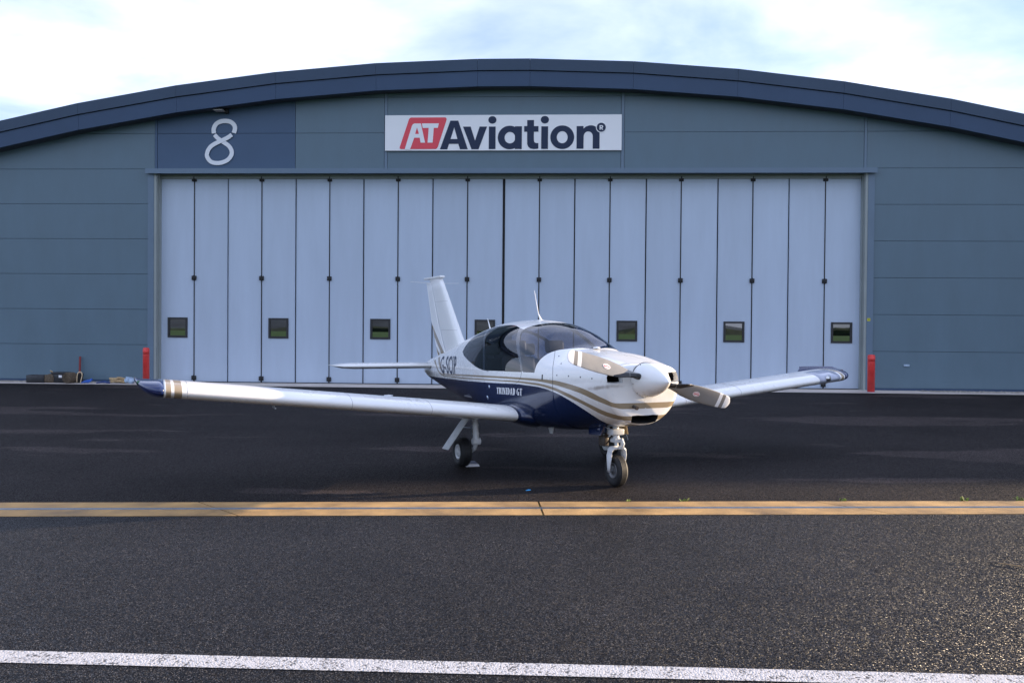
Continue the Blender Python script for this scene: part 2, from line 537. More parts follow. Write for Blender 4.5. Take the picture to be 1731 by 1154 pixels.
# ------------------------------------------------------------------ hangar
M_WALL = mat('wall_cladding', (0.094, 0.150, 0.190), 0.45, var=0.07, vscale=1.0, bump=0.04, bscale=2, rvar=0.05, stretch=(1.4, 1, .5))
M_WALLD = mat('dark_cladding', (0.058, 0.100, 0.168), 0.45, spec=0.3, var=0.05, vscale=0.7, bump=0.03, bscale=3)
M_FASC = mat('fascia_metal', (0.033, 0.064, 0.122), 0.45, spec=0.3, var=0.07, vscale=0.8, bump=0.03, bscale=2.5)
M_FASC2 = mat('verge_metal', (0.034, 0.060, 0.102), 0.45, spec=0.3, var=0.08, vscale=0.8, bump=0.03, bscale=2.5)
M_DOOR = mat('door_panel', (0.435, 0.51, 0.61), 0.40, var=0.05, vscale=1.0, bump=0.05, bscale=1.2, rvar=0.05, stretch=(2.2, 1, .35), orand=0.035)
M_TRIM = mat('trim_metal', (0.11, 0.165, 0.225), 0.42, var=0.05, vscale=1.5)
M_JAMB = mat('jamb_metal', (0.27, 0.30, 0.29), 0.5, var=0.08, vscale=1.2)
M_RUBBER = mat('rubber_seal', (0.012, 0.012, 0.014), 0.6)
M_ROOF = mat('roof_sheet', (0.24, 0.27, 0.29), 0.4, var=0.1, vscale=0.3)
M_PANE = mat('hangar_pane', (0.006, 0.008, 0.008), 0.01, ior=2.5, spec=0.5)
M_FRAMEB = mat('window_frame_black', (0.015, 0.015, 0.017), 0.45)

hg = empty('hangar', HO, R(HA))
tag(hg, 'large grey clad aircraft hangar with curved roof and pale folding doors', 'hangar')
KU = [0.8 + 3.125 * k for k in range(7)]
KU = [-u for u in KU[::-1]] + KU


def archz(u):
    zs = [10.0 - k * k / 138.0 for k in KU]
    return float(np.interp(u, KU, zs))


ZL = [0.075, 1.20, 2.32, 3.44, 4.555, 5.665, 6.765, 7.88, 8.985, 10.1]
G = 0.007


def panel(u0, u1, z0, z1, m, th=0.07, name='wall_panel'):
    """wall panel, clipped under the curved roof (top hidden behind the fascia)"""
    top = lambda u: min(z1, archz(u) - 0.62)
    u0 += G; u1 -= G; z0 += G * .8; z1 -= G * .8
    us = sorted({u0, u1} | {k for k in KU if u0 < k < u1} | set(np.linspace(u0, u1, 9)))
    us = [u for u in us if top(u) > z0 + 0.01]
    if len(us) < 2: return
    if all(abs(top(u) - z1) < 1e-6 for u in us): us = [us[0], us[-1]]
    poly = [(us[0], z0), (us[-1], z0)] + [(u, top(u)) for u in us[::-1]]
    mb = MB()
    mb.prism(poly, 0.0, th)
    # gaps left round each panel show as the joint lines
    return mb.build(name, m, hg)


WE = 19.5
cols_side = [(-WE, -11.30), (11.30, WE)]
for (u0, u1) in cols_side:
    for k in range(6):
        panel(u0, u1, ZL[k], ZL[k + 1], M_WALL)
cols_up = [(-WE, -11.08, M_WALL), (-11.00, -6.57, M_WALLD), (-6.57, -3.75, M_WALL), (-3.655, 3.61, M_WALL),
           (3.71, 10.97, M_WALL), (11.055, WE, M_WALL)]
for (u0, u1, m) in cols_up:
    for k in range(6, 9):
        panel(u0, u1, ZL[k], ZL[k + 1], m)
# vertical joint covers
for (uc, w, m) in ((-11.04, .04, M_WALLD), (-3.70, .0475, M_TRIM), (3.66, .05, M_TRIM), (11.012, .0425, M_TRIM)):
    mb = MB(); mb.prism([(uc - w + .004, 6.772), (uc + w - .004, 6.772), (uc + w - .004, archz(uc) - .62), (uc - w + .004, archz(uc) - .62)], -0.012, 0.06)
    mb.build('joint_cover', m, hg)
# dark backing behind the joints
mb = MB()
us = [u for u in KU]
for (u0, u1, z0) in ((-WE, -11.08, 0.0), (-11.08, 11.08, 6.66), (11.08, WE, 0.0)):
    uu = sorted({u0, u1} | {k for k in KU if u0 < k < u1})
    mb.prism([(u0, z0), (u1, z0)] + [(u, archz(u) - 0.64) for u in uu[::-1]], 0.055, 0.30)
mb.build('backing_wall', mat('joint_backing', (0.03, 0.04, 0.05), 0.7), hg)
for sgn in (-1, 1):
    u0, u1 = sorted((sgn * 11.30, sgn * WE))
    mb = MB(); mb.box(u0, u1, -0.012, 0.05, 0.0, 0.074); mb.build('base_flashing', M_FASC, hg)
# header beam and jambs
mb = MB(); mb.box(-11.33, 11.33, -0.14, 0.34, 6.635, 6.757); mb.box(-11.33, 11.33, -0.155, -0.141, 6.60, 6.66)
mb.build('header_beam', M_TRIM, hg)
for sgn in (-1, 1):
    a0, a1 = sorted((sgn * 11.295, sgn * 11.10))
    mb = MB(); mb.box(a0, a1, -0.03, 0.05, 0.0, 6.632); mb.build('jamb_trim', M_TRIM, hg)
    a0, a1 = sorted((sgn * 11.098, sgn * 11.02))
    mb = MB(); mb.box(a0, a1, -0.02, 0.40, 0.0, 6.632)
    b0, b1 = sorted((sgn * 11.018, sgn * 10.995)); mb.box(b0, b1, 0.14, 0.40, 0.0, 6.632)
    b0, b1 = sorted((sgn * 11.019, sgn * 11.005)); mb.box(b0, b1, 0.02, 0.06, 0.0, 6.632)
    mb.build('door_jamb', M_JAMB, hg)
mb = MB(); mb.box(-11.0, 11.0, 0.24, 0.5, 6.50, 6.634); mb.build('door_track', M_JAMB, hg)
mb = MB(); mb.box(-11.01, 11.01, 0.385, 0.45, 0.0, 6.62); mb.build('seal_backing', M_RUBBER, hg)
# door threshold rail
mb = MB(); mb.box(-11.0, 11.0, 0.20, 0.50, 0.0, 0.022); mb.build('threshold_rail', M_RUBBER, hg)

DS = [-11.0, -9.926, -8.827, -7.732, -6.632, -5.545, -4.454, -3.357, -2.255, -1.155, -0.010, 1.108, 2.21, 3.309, 4.43, 5.51, 6.641, 7.712, 8.815, 9.923, 11.005]
WIN = {0, 3, 6, 9, 13, 16, 19}
for i in range(20):
    g0 = 0.045 if i == 10 else (0.0 if i == 0 else 0.024)
    g1 = 0.045 if i == 9 else (0.0 if i == 19 else 0.024)
    u0, u1 = DS[i] + g0, DS[i + 1] - g1
    yf = 0.300 + 0.004 * math.sin(i * 2.1)
    wc = (DS[i] + DS[i + 1]) / 2
    mb = MB()
    if i in WIN:
        h = 0.30
        zc_ = 1.757
        mb.box(u0, wc - h, yf, yf + .07, 0.035, 6.55); mb.box(wc + h, u1, yf, yf + .07, 0.035, 6.55)
        mb.box(wc - h, wc + h, yf, yf + .07, 0.035, zc_ - h); mb.box(wc - h, wc + h, yf, yf + .07, zc_ + h, 6.55)
    else:
        mb.box(u0, u1, yf, yf + .07, 0.035, 6.55)
    # folded metal edges of the leaf stand slightly proud
    mb.box(u0 - .004, u0 + .010, yf - .010, yf + .06, 0.033, 6.552); mb.box(u1 - .010, u1 + .004, yf - .010, yf + .06, 0.033, 6.552)
    leaf = mb.build('door_leaf', M_DOOR, hg)
    if i in WIN:
        h = 0.322; w_ = 0.062
        mb = MB()
        for (x0, x1, z0, z1) in ((wc - h, wc - h + w_, zc_ - h, zc_ + h), (wc + h - w_, wc + h, zc_ - h, zc_ + h),
                                 (wc - h + w_, wc + h - w_, zc_ - h, zc_ - h + w_), (wc - h + w_, wc + h - w_, zc_ + h - w_, zc_ + h)):
            mb.box(x0, x1, yf - .028, yf + .03, z0, z1)
        mb.build('window_frame', M_FRAMEB, leaf)
        mb = MB()
        tilt = random.uniform(-.003, .003)
        mb.add([(wc - h + .05, yf + .004 + tilt, zc_ - h + .05), (wc + h - .05, yf + .004 - tilt, zc_ - h + .05), (wc + h - .05, yf + .004 - tilt, zc_ + h - .05), (wc - h + .05, yf + .004 + tilt, zc_ + h - .05),
                (wc - h + .05, yf + .02, zc_ - h + .05), (wc + h - .05, yf + .02, zc_ - h + .05), (wc + h - .05, yf + .02, zc_ + h - .05), (wc - h + .05, yf + .02, zc_ + h - .05)],
               [(0, 1, 2, 3), (7, 6, 5, 4), (0, 4, 5, 1), (1, 5, 6, 2), (2, 6, 7, 3), (3, 7, 4, 0)])
        mb.build('window_pane', M_PANE, leaf)
    if i % 2 == 1 or i == 10:
        pass
    sm_ = DS[i + 1]
    if (i % 2 == 0 and i < 9) or (i % 2 == 0 and i >= 10):
        for zc2 in (6.485, 3.345, 0.15):
            mb = MB()
            mb.rbox(sm_ - .070, sm_ + .070, yf - .055, yf + .02, zc2 - .068, zc2 + .068, .008, 1)
            mb.tube([(sm_, yf - .06, zc2 - .085), (sm_, yf - .06, zc2 + .085)], .016, 8)
            mb.build('hinge', M_RUBBER, leaf)
        # rubber seal line with the hinge knuckles
        mb = MB(); mb.box(sm_ - .020, sm_ + .020, yf - .004, yf + .05, 0.035, 6.545)
        mb.build('seal', M_RUBBER, leaf)
# fascia: two bands following the curve, in straight lengths between the kinks
YF = -0.50
for i in range(len(KU) - 1):
    u0, u1 = KU[i], KU[i + 1]
    z0, z1 = archz(u0), archz(u1)
    e_ = 0.003
    mb = MB(); mb.prism([(u0 + e_, z0 - .345), (u1 - e_, z1 - .345), (u1 - e_, z1), (u0 + e_, z0)], YF - .02, YF + .10)
    mb.build('verge_trim', M_FASC2, hg)
    mb = MB(); mb.prism([(u0 + e_, z0 - .82), (u1 - e_, z1 - .82), (u1 - e_, z1 - .363), (u0 + e_, z0 - .363)], YF + .025, YF + .10)
    mb.build('fascia_panel', M_FASC, hg)
    mb = MB(); mb.prism([(u0, z0 - .80), (u1, z1 - .80), (u1, z1 - .76), (u0, z0 - .76)], YF + .102, 0.06)
    mb.build('soffit_panel', mat('soffit', (0.05, 0.06, 0.075), 0.6), hg)
    mb = MB(); mb.prism([(u0, z0 - .10), (u1, z1 - .10), (u1, z1 - .012), (u0, z0 - .012)], YF + .102, 36.0)
    mb.build('roof_sheet', M_ROOF, hg)
for sgn in (-1, 1):
    a0, a1 = sorted((sgn * WE, sgn * (WE - .2)))
    mb = MB(); mb.box(a0, a1, 0.302, 35.9, 0, archz(WE) - .12); mb.build('side_wall', M_WALL, hg)
mb = MB(); mb.prism([(-WE, 0), (WE, 0)] + [(u, archz(u) - .13) for u in KU[::-1]], 35.6, 35.8); mb.build('rear_wall', M_WALL, hg)


# neighbouring building to the right, outside the picture: its parapet shades the apron
nb = empty('neighbouring_building', (20.2, 22.2, 0), math.atan(0.0475))
tag(nb, 'long grey clad building with flat parapet, right of the hangar', 'building')
NBH = 8.84
mb = MB(); mb.box(0, 84, 0.09, 26, 0, NBH - .25); mb.build('wall', M_WALL, nb)
for i in range(14):
    for k in range(7):
        mb = MB(); mb.box(6 * i + .01, 6 * i + 5.99, 0, 0.085, 1.2 * k + .05, 1.2 * k + 1.24); mb.build('wall_panel', M_WALL, nb)
mb = MB(); mb.box(-.05, 84.05, -.06, 26.05, NBH - .30, NBH); mb.build('parapet', M_FASC, nb)
for i in range(4):
    mb = MB(); mb.box(8 + 18 * i, 14 + 18 * i, -.05, -.002, 0, 5); mb.build('roller_door', M_DOOR, nb)

# ------------------------------------------------------------------ sign, number, flood light
def at_hangar(name, u, off, z):
    e = empty(name, HW(u, off, z), R(HA))
    return e


M_SIGN = mat('sign_white', (0.80, 0.80, 0.80), 0.35, var=0.02, vscale=1)
M_NAVY = mat('sign_navy', (0.018, 0.030, 0.066), 0.5, spec=0.25)
M_RED = mat('sign_red', (0.74, 0.075, 0.10), 0.45, spec=0.3)
sg = at_hangar('company_sign', -3.715, 0.075, 7.31)
tag(sg, 'wide white sign board reading AT Aviation above the hangar doors', 'sign')
mb = MB(); mb.box(0, 7.335, 0, 0.06, 0, 1.095); mb.build('board', M_SIGN, sg)
K = 7.335 / 1577.0
sx = lambda x: (x - 43) * K
sz = lambda y: (410 - y) * K
Pz = lambda l: [(sx(x), sz(y)) for x, y in l]


def shape(name, outer, holes, depth, m, parent, y0=0.0):
    """flat lettering plate with holes, from outlines in (x,z)"""
    cu = bpy.data.curves.new(name, 'CURVE'); cu.dimensions = '2D'; cu.fill_mode = 'BOTH'; cu.extrude = depth / 2
    for lp in [outer] + holes:
        sp = cu.splines.new('POLY'); sp.points.add(len(lp) - 1); sp.use_cyclic_u = True
        for p, q in zip(sp.points, lp): p.co = (q[0], q[1], 0, 1)
    ob = bpy.data.objects.new(name, cu); col.objects.link(ob)
    me = bpy.data.meshes.new_from_object(ob.evaluated_get(bpy.context.evaluated_depsgraph_get()))
    bpy.data.objects.remove(ob); bpy.data.curves.remove(cu)
    me.transform(Matrix(((1, 0, 0, 0), (0, 0, -1, y0 - depth / 2), (0, 1, 0, 0), (0, 0, 0, 1))))
    me.materials.clear()
    return link(name, me, m, parent)


def ell(cx, cy, rx, ry, n=36): return [(cx + rx * math.cos(2 * math.pi * i / n), cy + ry * math.sin(2 * math.pi * i / n)) for i in range(n)]


shape('red_badge', Pz([(218, 190), (448, 190), (455, 195), (457, 203), (398, 388), (392, 396), (382, 400), (150, 400), (143, 395), (143, 386), (203, 204), (209, 194)]), [], .008, M_RED, sg, -.0005)
shape('letter_A', Pz([(176, 403), (224, 246), (230, 236), (240, 230), (284, 230), (313, 358), (283, 358), (277, 325), (240, 325), (212, 403)]),
      [Pz([(258, 256), (246, 300), (272, 300)])], .005, M_SIGN, sg, -.009)
shape('letter_T', Pz([(291, 230), (405, 230), (398, 260), (371, 260), (364, 358), (330, 358), (337, 260), (297, 260)]), [], .005, M_SIGN, sg, -.009)
shape('letter_A', Pz([(482, 212), (535, 212), (600, 402), (548, 402), (536, 366), (474, 366), (462, 402), (413, 402)]), [Pz([(508, 256), (484, 334), (530, 334)])], .008, M_NAVY, sg, -.0005)
shape('letter_v', Pz([(567, 252), (618, 252), (648, 345), (678, 252), (728, 252), (672, 402), (625, 402)]), [], .008, M_NAVY, sg, -.0005)
for xi in (763, 1112):
    oi = shape('letter_i', Pz([(xi - 23, 252), (xi + 22, 252), (xi + 22, 401), (xi - 23, 401)]), [], .008, M_NAVY, sg, -.0005)
    shape('letter_dot', Pz(ell(xi, 208, 27, 25)), [], .008, M_NAVY, oi, -.0005)
la = shape('letter_a', Pz(ell(879, 325, 79, 78, 48)), [Pz(ell(881, 326, 36, 38))], .008, M_NAVY, sg, -.0005)
shape('letter_stem', Pz([(914, 251), (960, 251), (960, 401), (914, 401)]), [], .0095, M_NAVY, la, -.0005)
shape('letter_t', Pz([(995, 210), (1040, 210), (1040, 250), (1070, 250), (1070, 287), (1040, 287), (1040, 346), (1045, 357), (1054, 362), (1070, 362), (1070, 399), (1040, 402), (1018, 398), (1003, 386), (996, 368), (995, 287), (975, 287), (975, 250), (995, 250)]), [], .008, M_NAVY, sg, -.0005)
shape('letter_o', Pz(ell(1228, 324, 79, 78, 48)), [Pz(ell(1228, 324, 36, 40))], .008, M_NAVY, sg, -.0005)
shape('letter_n', Pz([(1323, 251), (1368, 251), (1369, 268)] + [(1369 + 15 * i / 3, 268 - 14 * i / 3) for i in range(1, 4)] + arc(1417, 306, 58, 60, -115, 0, 14) + [(1475, 400), (1430, 400), (1430, 318)] + arc(1400, 318, 30, 32, 0, -180, 12) + [(1369, 400), (1323, 400)]), [], .008, M_NAVY, sg, -.0005)
shape('mark_ring', Pz(ell(1485, 260, 35, 35)), [], .010, M_SIGN, sg, -.0005)
rb_ = shape('mark_disc', Pz(ell(1485, 260, 30, 30)), [], .012, M_NAVY, sg, -.0005)
shape('letter_R', Pz([(1474, 246), (1489, 246), (1496, 249), (1498, 256), (1495, 263), (1490, 265), (1498, 276), (1490, 276), (1484, 266), (1481, 266), (1481, 276), (1474, 276)]), [Pz([(1481, 252), (1488, 252), (1491, 256), (1488, 260), (1481, 260)])], .015, M_SIGN, rb_, -.0005)

# figure 8
e8 = at_hangar('hangar_number', -8.95, 0.055, 6.9)
tag(e8, 'tall pale figure 8 on the dark blue wall panel', 'number')
M_EIGHT = mat('number_white', (0.72, 0.74, 0.76), 0.4)
q8 = lambda l: [((-9.472 + (230 + x / 5.77 - 345) * .01889) + 8.95, (278 - (160 + y / 5.77)) * .01852) for x, y in l]


def ribbon(pts, w, y0, th, ramp, m, name, parent):
    P = [Vector((p[0], 0, p[1])) for p in pts]; mb = MB(); rings = []
    for i, p in enumerate(P):
        d_ = (P[min(i + 1, len(P) - 1)] - P[max(i - 1, 0)]).normalized()
        nn = Vector((-d_.z, 0, d_.x)); y = y0 - ramp * i / len(P)
        rings.append([p + nn * w / 2 + Vector((0, y, 0)), p - nn * w / 2 + Vector((0, y, 0)), p - nn * w / 2 + Vector((0, y - th, 0)), p + nn * w / 2 + Vector((0, y - th, 0))])
    mb.loft(rings, smooth=False)
    return mb.build(name, m, parent)


ribbon(catmull(q8([(757, 377), (754, 335), (775, 290), (815, 264), (865, 256), (918, 265), (953, 295), (963, 330), (951, 374)]), 6), .135, .04, .02, 0, M_EIGHT, 'upper_arc', e8)
ribbon(catmull(q8([(762, 390), (795, 425), (845, 460), (905, 503), (932, 560), (915, 612), (870, 650), (800, 668), (730, 655), (691, 605), (695, 555), (725, 508), (775, 475), (845, 443), (895, 418), (932, 391)]), 6), .128, .045, .02, .012, M_EIGHT, 'lower_loop', e8)

fl8 = at_hangar('flood_light', -8.79, 0.02, 8.52)
tag(fl8, 'small dark flood light fixed above the figure 8', 'light')
mb = MB(); mb.rbox(-.02, .10, -.10, .02, -.03, .10, .01, 1); mb.build('bracket', M_RUBBER, fl8)
mb = MB(); mb.rbox(-.28, .02, -.34, -.08, .0, .035, .008, 1); mb.tube([(.02, -.06, .03), (-.10, -.2, .02)], .015, 8); mb.build('lamp_head', mat('lamp_metal', (0.35, 0.33, 0.31), 0.4), fl8)

# small things on the wall
o = at_hangar('sticker_sign', 11.165, 0.033, 2.12); tag(o, 'tiny yellow square sign on the right door jamb', 'sign')
mb = MB(); mb.box(-.045, .045, -.004, 0, 0, .085); mb.build('plate', mat('yellow_plate', (0.65, 0.55, 0.02), 0.5), o)
mb = MB(); mb.box(-.03, .03, -.006, -.0045, .02, .065); mb.build('symbol', mat('green_print', (0.25, 0.35, 0.02), 0.5), o)
o = at_hangar('wall_plate', 12.32, 0.012, 0.74); tag(o, 'small pale plate low on the right hangar wall', 'plate')
mb = MB(); mb.rbox(-.09, .09, -.02, .01, 0, .07, .012, 2); mb.build('cover', mat('pale_plastic', (0.30, 0.40, 0.50), 0.4), o)

# bollards
M_BOLL = mat('bollard_red', (0.66, 0.045, 0.04), 0.42, var=0.18, vscale=5, bump=0.05, bscale=20)
for (u, nm, h) in ((-10.91, 'red steel bollard beside the left door jamb', 1.12), (10.94, 'red steel bollard at the right end of the doors', 1.11)):
    o = at_hangar('bollard', u, 0.9, 0.012); tag(o, nm, 'bollard', 'bollards guarding the hangar doors')
    r = 0.095 if u < 0 else 0.105
    mb = MB(); mb.lathe([(0, 0), (0, r), (h - .06, r), (h - .03, r * .96), (h - .008, r * .8), (h, 0)], (0, 0, 0), (0, 0, 1), 28)
    p_ = mb.build('post', M_BOLL, o)
    mb = MB(); mb.lathe([(h - .20, r), (h - .20, r + .0012), (h - .05, r + .0012), (h - .05, r)], (0, 0, 0), (0, 0, 1), 28); mb.build('sleeve_band', M_BOLL, o)
    mb = MB(); mb.lathe([(0, 0), (0, r + .05), (.008, r + .05), (.010, r)], (0, 0, 0), (0, 0, 1), 28); mb.build('base_plate', M_STEEL, o)

# ------------------------------------------------------------------ aeroplane
# aircraft axes: x forward, y to the pilot's left (port), z up; origin under the nose wheel
TH = 0.429
AC = empty('light_aircraft', (1.192, 9.594, 0.0), math.atan2(-math.cos(TH), math.sin(TH)))
tag(AC, 'white and dark blue single-engine propeller aeroplane parked on the apron', 'aeroplane')

M_WHITE = mat('white_paint', (0.80, 0.80, 0.78), 0.28, coat=0.6, var=0.025, vscale=2.0, rvar=0.06)
M_BLUE = mat('navy_paint', (0.008, 0.018, 0.060), 0.22, coat=0.7, rvar=0.05, var=0.05, vscale=3)
M_TIPB = mat('tip_blue_paint', (0.007, 0.020, 0.095), 0.22, coat=0.7)
M_GOLD = mat('gold_paint', (0.30, 0.235, 0.15), 0.30, coat=0.5, var=0.06, vscale=5)
M_SEAM = mat('panel_gap', (0.03, 0.03, 0.035), 0.7)
M_PILLAR = mat('pillar_black', (0.010, 0.014, 0.026), 0.10, coat=0.5)
M_LINING = mat('cabin_lining', (0.10, 0.10, 0.11), 0.8)
M_GLASS = glass_mat('cabin_glass', (0.38, 0.42, 0.54), 1.5)
M_GLASS2 = glass_mat('tinted_glass', (0.36, 0.38, 0.45), 1.5)
M_ALU = mat('aluminium', (0.60, 0.61, 0.62), 0.28, 1.0, var=0.1, vscale=30)
M_GEAR = mat('gear_white', (0.62, 0.63, 0.63), 0.38, coat=0.2, var=0.12, vscale=14)
M_TYRE = mat('tyre_rubber', (0.009, 0.009, 0.010), 0.65, var=0.25, vscale=20, bump=0.1, bscale=120)
M_BLADE = mat('blade_grey', (0.225, 0.22, 0.21), 0.38, var=0.06, vscale=9, rvar=0.08)
M_BOOT = mat('blade_boot', (0.010, 0.010, 0.012), 0.35)
M_LEATHER = mat('seat_leather', (0.014, 0.011, 0.010), 0.5, var=0.2, vscale=12)
M_OIL = mat('oily_brown', (0.06, 0.045, 0.035), 0.5, var=0.4, vscale=30)

ST = np.array([
    (.50, .745, 1.20, 1.415, .465, 3.0, 2.0), (.30, .715, 1.20, 1.455, .500, 3.0, 2.1), (.00, .675, 1.19, 1.505, .545, 2.9, 2.3),
    (-.25, .635, 1.18, 1.525, .575, 2.7, 2.5), (-.45, .60, 1.17, 1.540, .59, 2.5, 2.8), (-.60, .58, 1.165, 1.580, .60, 2.4, 3.0),
    (-.80, .56, 1.162, 1.682, .615, 2.3, 3.1), (-1.05, .545, 1.16, 1.785, .627, 2.25, 3.2), (-1.4, .53, 1.15, 1.86, .635, 2.3, 3.2),
    (-2.0, .51, 1.15, 1.897, .64, 2.3, 3.2), (-2.6, .50, 1.15, 1.88, .62, 2.25, 3.1), (-3.2, .55, 1.15, 1.812, .56, 2.2, 2.8),
    (-3.9, .605, 1.15, 1.70, .46, 2.1, 2.6), (-4.6, .67, 1.13, 1.56, .35, 2.1, 2.4), (-5.3, .745, 1.10, 1.42, .25, 2, 2.3),
    (-6.0, .84, 1.07, 1.29, .155, 2, 2.2), (-6.45, .905, 1.05, 1.20, .09, 2, 2), (-6.62, .95, 1.05, 1.13, .04, 2, 2)])[::-1]


_PC = {}


def pchip(X, Y, x):
    key = (X.tobytes(), Y.tobytes())
    if key not in _PC:
        h = np.diff(X); d = np.diff(Y) / h; n = len(X); m = np.zeros(n); m[0] = d[0]; m[-1] = d[-1]
        for i in range(1, n - 1):
            if d[i - 1] * d[i] > 0:
                w1 = 2 * h[i] + h[i - 1]; w2 = h[i] + 2 * h[i - 1]; m[i] = (w1 + w2) / (w1 / d[i - 1] + w2 / d[i])
        _PC[key] = (h, m)
    h, m = _PC[key]; n = len(X)
    x = np.asarray(x, float); i = np.clip(np.searchsorted(X, x) - 1, 0, n - 2); t = (x - X[i]) / h[i]
    return (2 * t ** 3 - 3 * t * t + 1) * Y[i] + (t ** 3 - 2 * t * t + t) * h[i] * m[i] + (-2 * t ** 3 + 3 * t * t) * Y[i + 1] + (t ** 3 - t * t) * h[i] * m[i + 1]


XF = .50; RC = .075


def SF(s, t):
    """skin of the fuselage: s along (x = s + XF, 0..1 rounds the nose bowl), t from top 0 to keel pi; starboard side"""
    s = np.asarray(s, float); t = np.asarray(t, float)
    xb = np.minimum(XF + s, XF)
    zb, zm, zt, w, nu, nl = [pchip(ST[:, 0], ST[:, k], xb) for k in range(1, 7)]
    c = np.cos(t); sn = np.sin(t)
    n = np.where(c >= 0, nu, nl); r = (np.abs(c) ** n + np.abs(sn) ** n) ** (-1 / n)
    y = w * r * sn; dz = np.where(c >= 0, zt - zm, zm - zb) * r * c
    sc = np.clip(s, 0, 1); a = np.clip(sc / .4, 0, 1) * np.pi / 2
    k2 = np.clip((sc - .4) / .6, 0, 1)
    k = (1 - RC * (1 - np.cos(a)) / .40) * (1 - .62 * k2)
    z = zm + dz
    y = np.where(s > 0, y * k, y); z = np.where(s > 0, 1.2 + (z - 1.2) * k + .03 * k2, z)
    x = xb + np.where(s > 0, RC * np.sin(a) + .02 * k2, 0)
    return np.stack([x, -y, z], -1)


def SN(s, t, e=2e-3):
    s = np.asarray(s, float); t = np.asarray(t, float)
    t0 = np.clip(t - e, 1e-4, np.pi - 1e-4); t1 = np.clip(t + e, 1e-4, np.pi - 1e-4)
    s1 = np.minimum(s + e, 1.0)
    du = SF(s1, t) - SF(s1 - 2 * e, t); dv = SF(s, t1) - SF(s, t0)
    n = np.cross(du, dv)
    n /= np.linalg.norm(n, axis=-1, keepdims=True) + 1e-12
    p = SF(s, t); outw = np.stack([np.where(s > .3, 1., 0) + 0 * p[..., 0], p[..., 1], p[..., 2] - 1.15], -1)
    f = np.sign((n * outw).sum(-1, keepdims=True)); f[f == 0] = 1
    return n * f


def t_at_many(s, z):
    """angles t at which the sections s have the heights z (nan where out of range)"""
    s = np.asarray(s, float); z = np.asarray(z, float)
    lo = np.zeros_like(s); hi = np.full_like(s, math.pi)
    bad = (SF(s, hi)[..., 2] > z) | (SF(s, lo)[..., 2] < z)
    for _ in range(36):
        mid = (lo + hi) / 2
        up = SF(s, mid)[..., 2] > z
        lo = np.where(up, mid, lo); hi = np.where(up, hi, mid)
    t = (lo + hi) / 2
    t[bad] = np.nan
    return t


# paint scheme edges: height against x
EDGE = {
    'g1t': [(-5.0, 1.028), (-4.3, 1.062), (-3.717, 1.091), (-2.588, 1.134), (-1.813, 1.161), (-1.229, 1.177), (-.846, 1.186), (-.438, 1.188), (-.119, 1.166), (.09, 1.139), (.285, 1.096), (.403, 1.057), (.515, 1.024), (.57, .998), (.65, .992)],
    'g1b': [(-5.0, 1.016), (-4.3, 1.042), (-3.719, 1.063), (-2.588, 1.11), (-1.813, 1.137), (-1.228, 1.151), (-.845, 1.157), (-.437, 1.141), (-.122, 1.107), (.08, 1.076), (.262, 1.028), (.376, .998), (.481, .971), (.557, .949), (.577, .935), (.65, .930)],
    'g2t': [(-5.0, 1.004), (-4.3, 1.028), (-3.723, 1.045), (-2.588, 1.089), (-1.812, 1.113), (-1.228, 1.131), (-.845, 1.134), (-.437, 1.109), (-.129, 1.055), (.058, 1.006), (.222, .953), (.32, .917), (.411, .888), (.507, .869), (.571, .857), (.65, .855)],
    'g2b': [(-5.0, .992), (-4.3, 1.014), (-3.726, 1.029), (-2.588, 1.073), (-1.812, 1.097), (-1.227, 1.111), (-.845, 1.109), (-.438, 1.076), (-.14, 1.014), (.038, .965), (.188, .908), (.267, .867), (.34, .838), (.427, .818), (.535, .809), (.65, .806)],
    'bt': [(-6.7, .905), (-6.382, .921), (-5.417, .946), (-3.736, 1.001), (-2.35, 1.051), (-1.812, 1.071), (-1.227, 1.092), (-.845, 1.092), (-.672, 1.084), (-.399, 1.051), (-.169, .993), (.053, .894), (.124, .84), (.166, .783), (.20, .66)],
}
EA = {k: np.array(v) for k, v in EDGE.items()}


def edge(k, x): return pchip(EA[k][:, 0], EA[k][:, 1], x)


def in_poly(P, poly):
    poly = np.asarray(poly); x, y = P[:, 0], P[:, 1]; ins = np.zeros(len(P), bool)
    j = len(poly) - 1
    for i in range(len(poly)):
        xi, yi = poly[i]; xj, yj = poly[j]
        if yi != yj:
            ins ^= ((yi > y) != (yj > y)) & (x < (xj - xi) * (y - yi) / (yj - yi) + xi)
        j = i
    return ins


PI = math.pi
# outlines in (s, t) on the skin
WS = catmull([(-.965, 0), (-.994, .103), (-1.038, .245), (-1.09, .472), (-1.155, .652), (-1.187, .745), (-1.229, .857), (-1.269, .969), (-1.309, 1.077), (-1.337, 1.17), (-1.361, 1.284), (-1.369, 1.385)], 3) \
    + [(-1.375, 1.405), (-1.5, 1.423), (-1.655, 1.435)] \
    + catmull([(-1.675, 1.42), (-1.734, 1.275), (-1.833, 1.117), (-1.941, .978), (-2.017, .878), (-2.101, .768), (-2.148, .68), (-2.150, .60), (-2.087, .496), (-1.971, .322), (-1.90, .15), (-1.87, 0)], 3)
TOPL = catmull([(-4.185, 1.083), (-4.18, .97), (-4.161, .87), (-4.101, .70), (-3.98, .57), (-3.75, .50), (-3.45, .478), (-3.1, .472), (-2.8, .482), (-2.532, .525), (-2.30, .60)], 4)
BOTL = catmull([(-4.185, 1.083), (-4.05, 1.175), (-3.863, 1.256), (-3.593, 1.346), (-3.226, 1.443), (-2.96, 1.487)], 4)
SILL = [(-2.88, 1.49), (-2.288, 1.464), (-1.73, 1.44)]
PILR = catmull([(-2.30, .60), (-2.218, .733), (-2.105, .889), (-1.948, 1.081), (-1.82, 1.236), (-1.745, 1.37), (-1.73, 1.44)], 3)
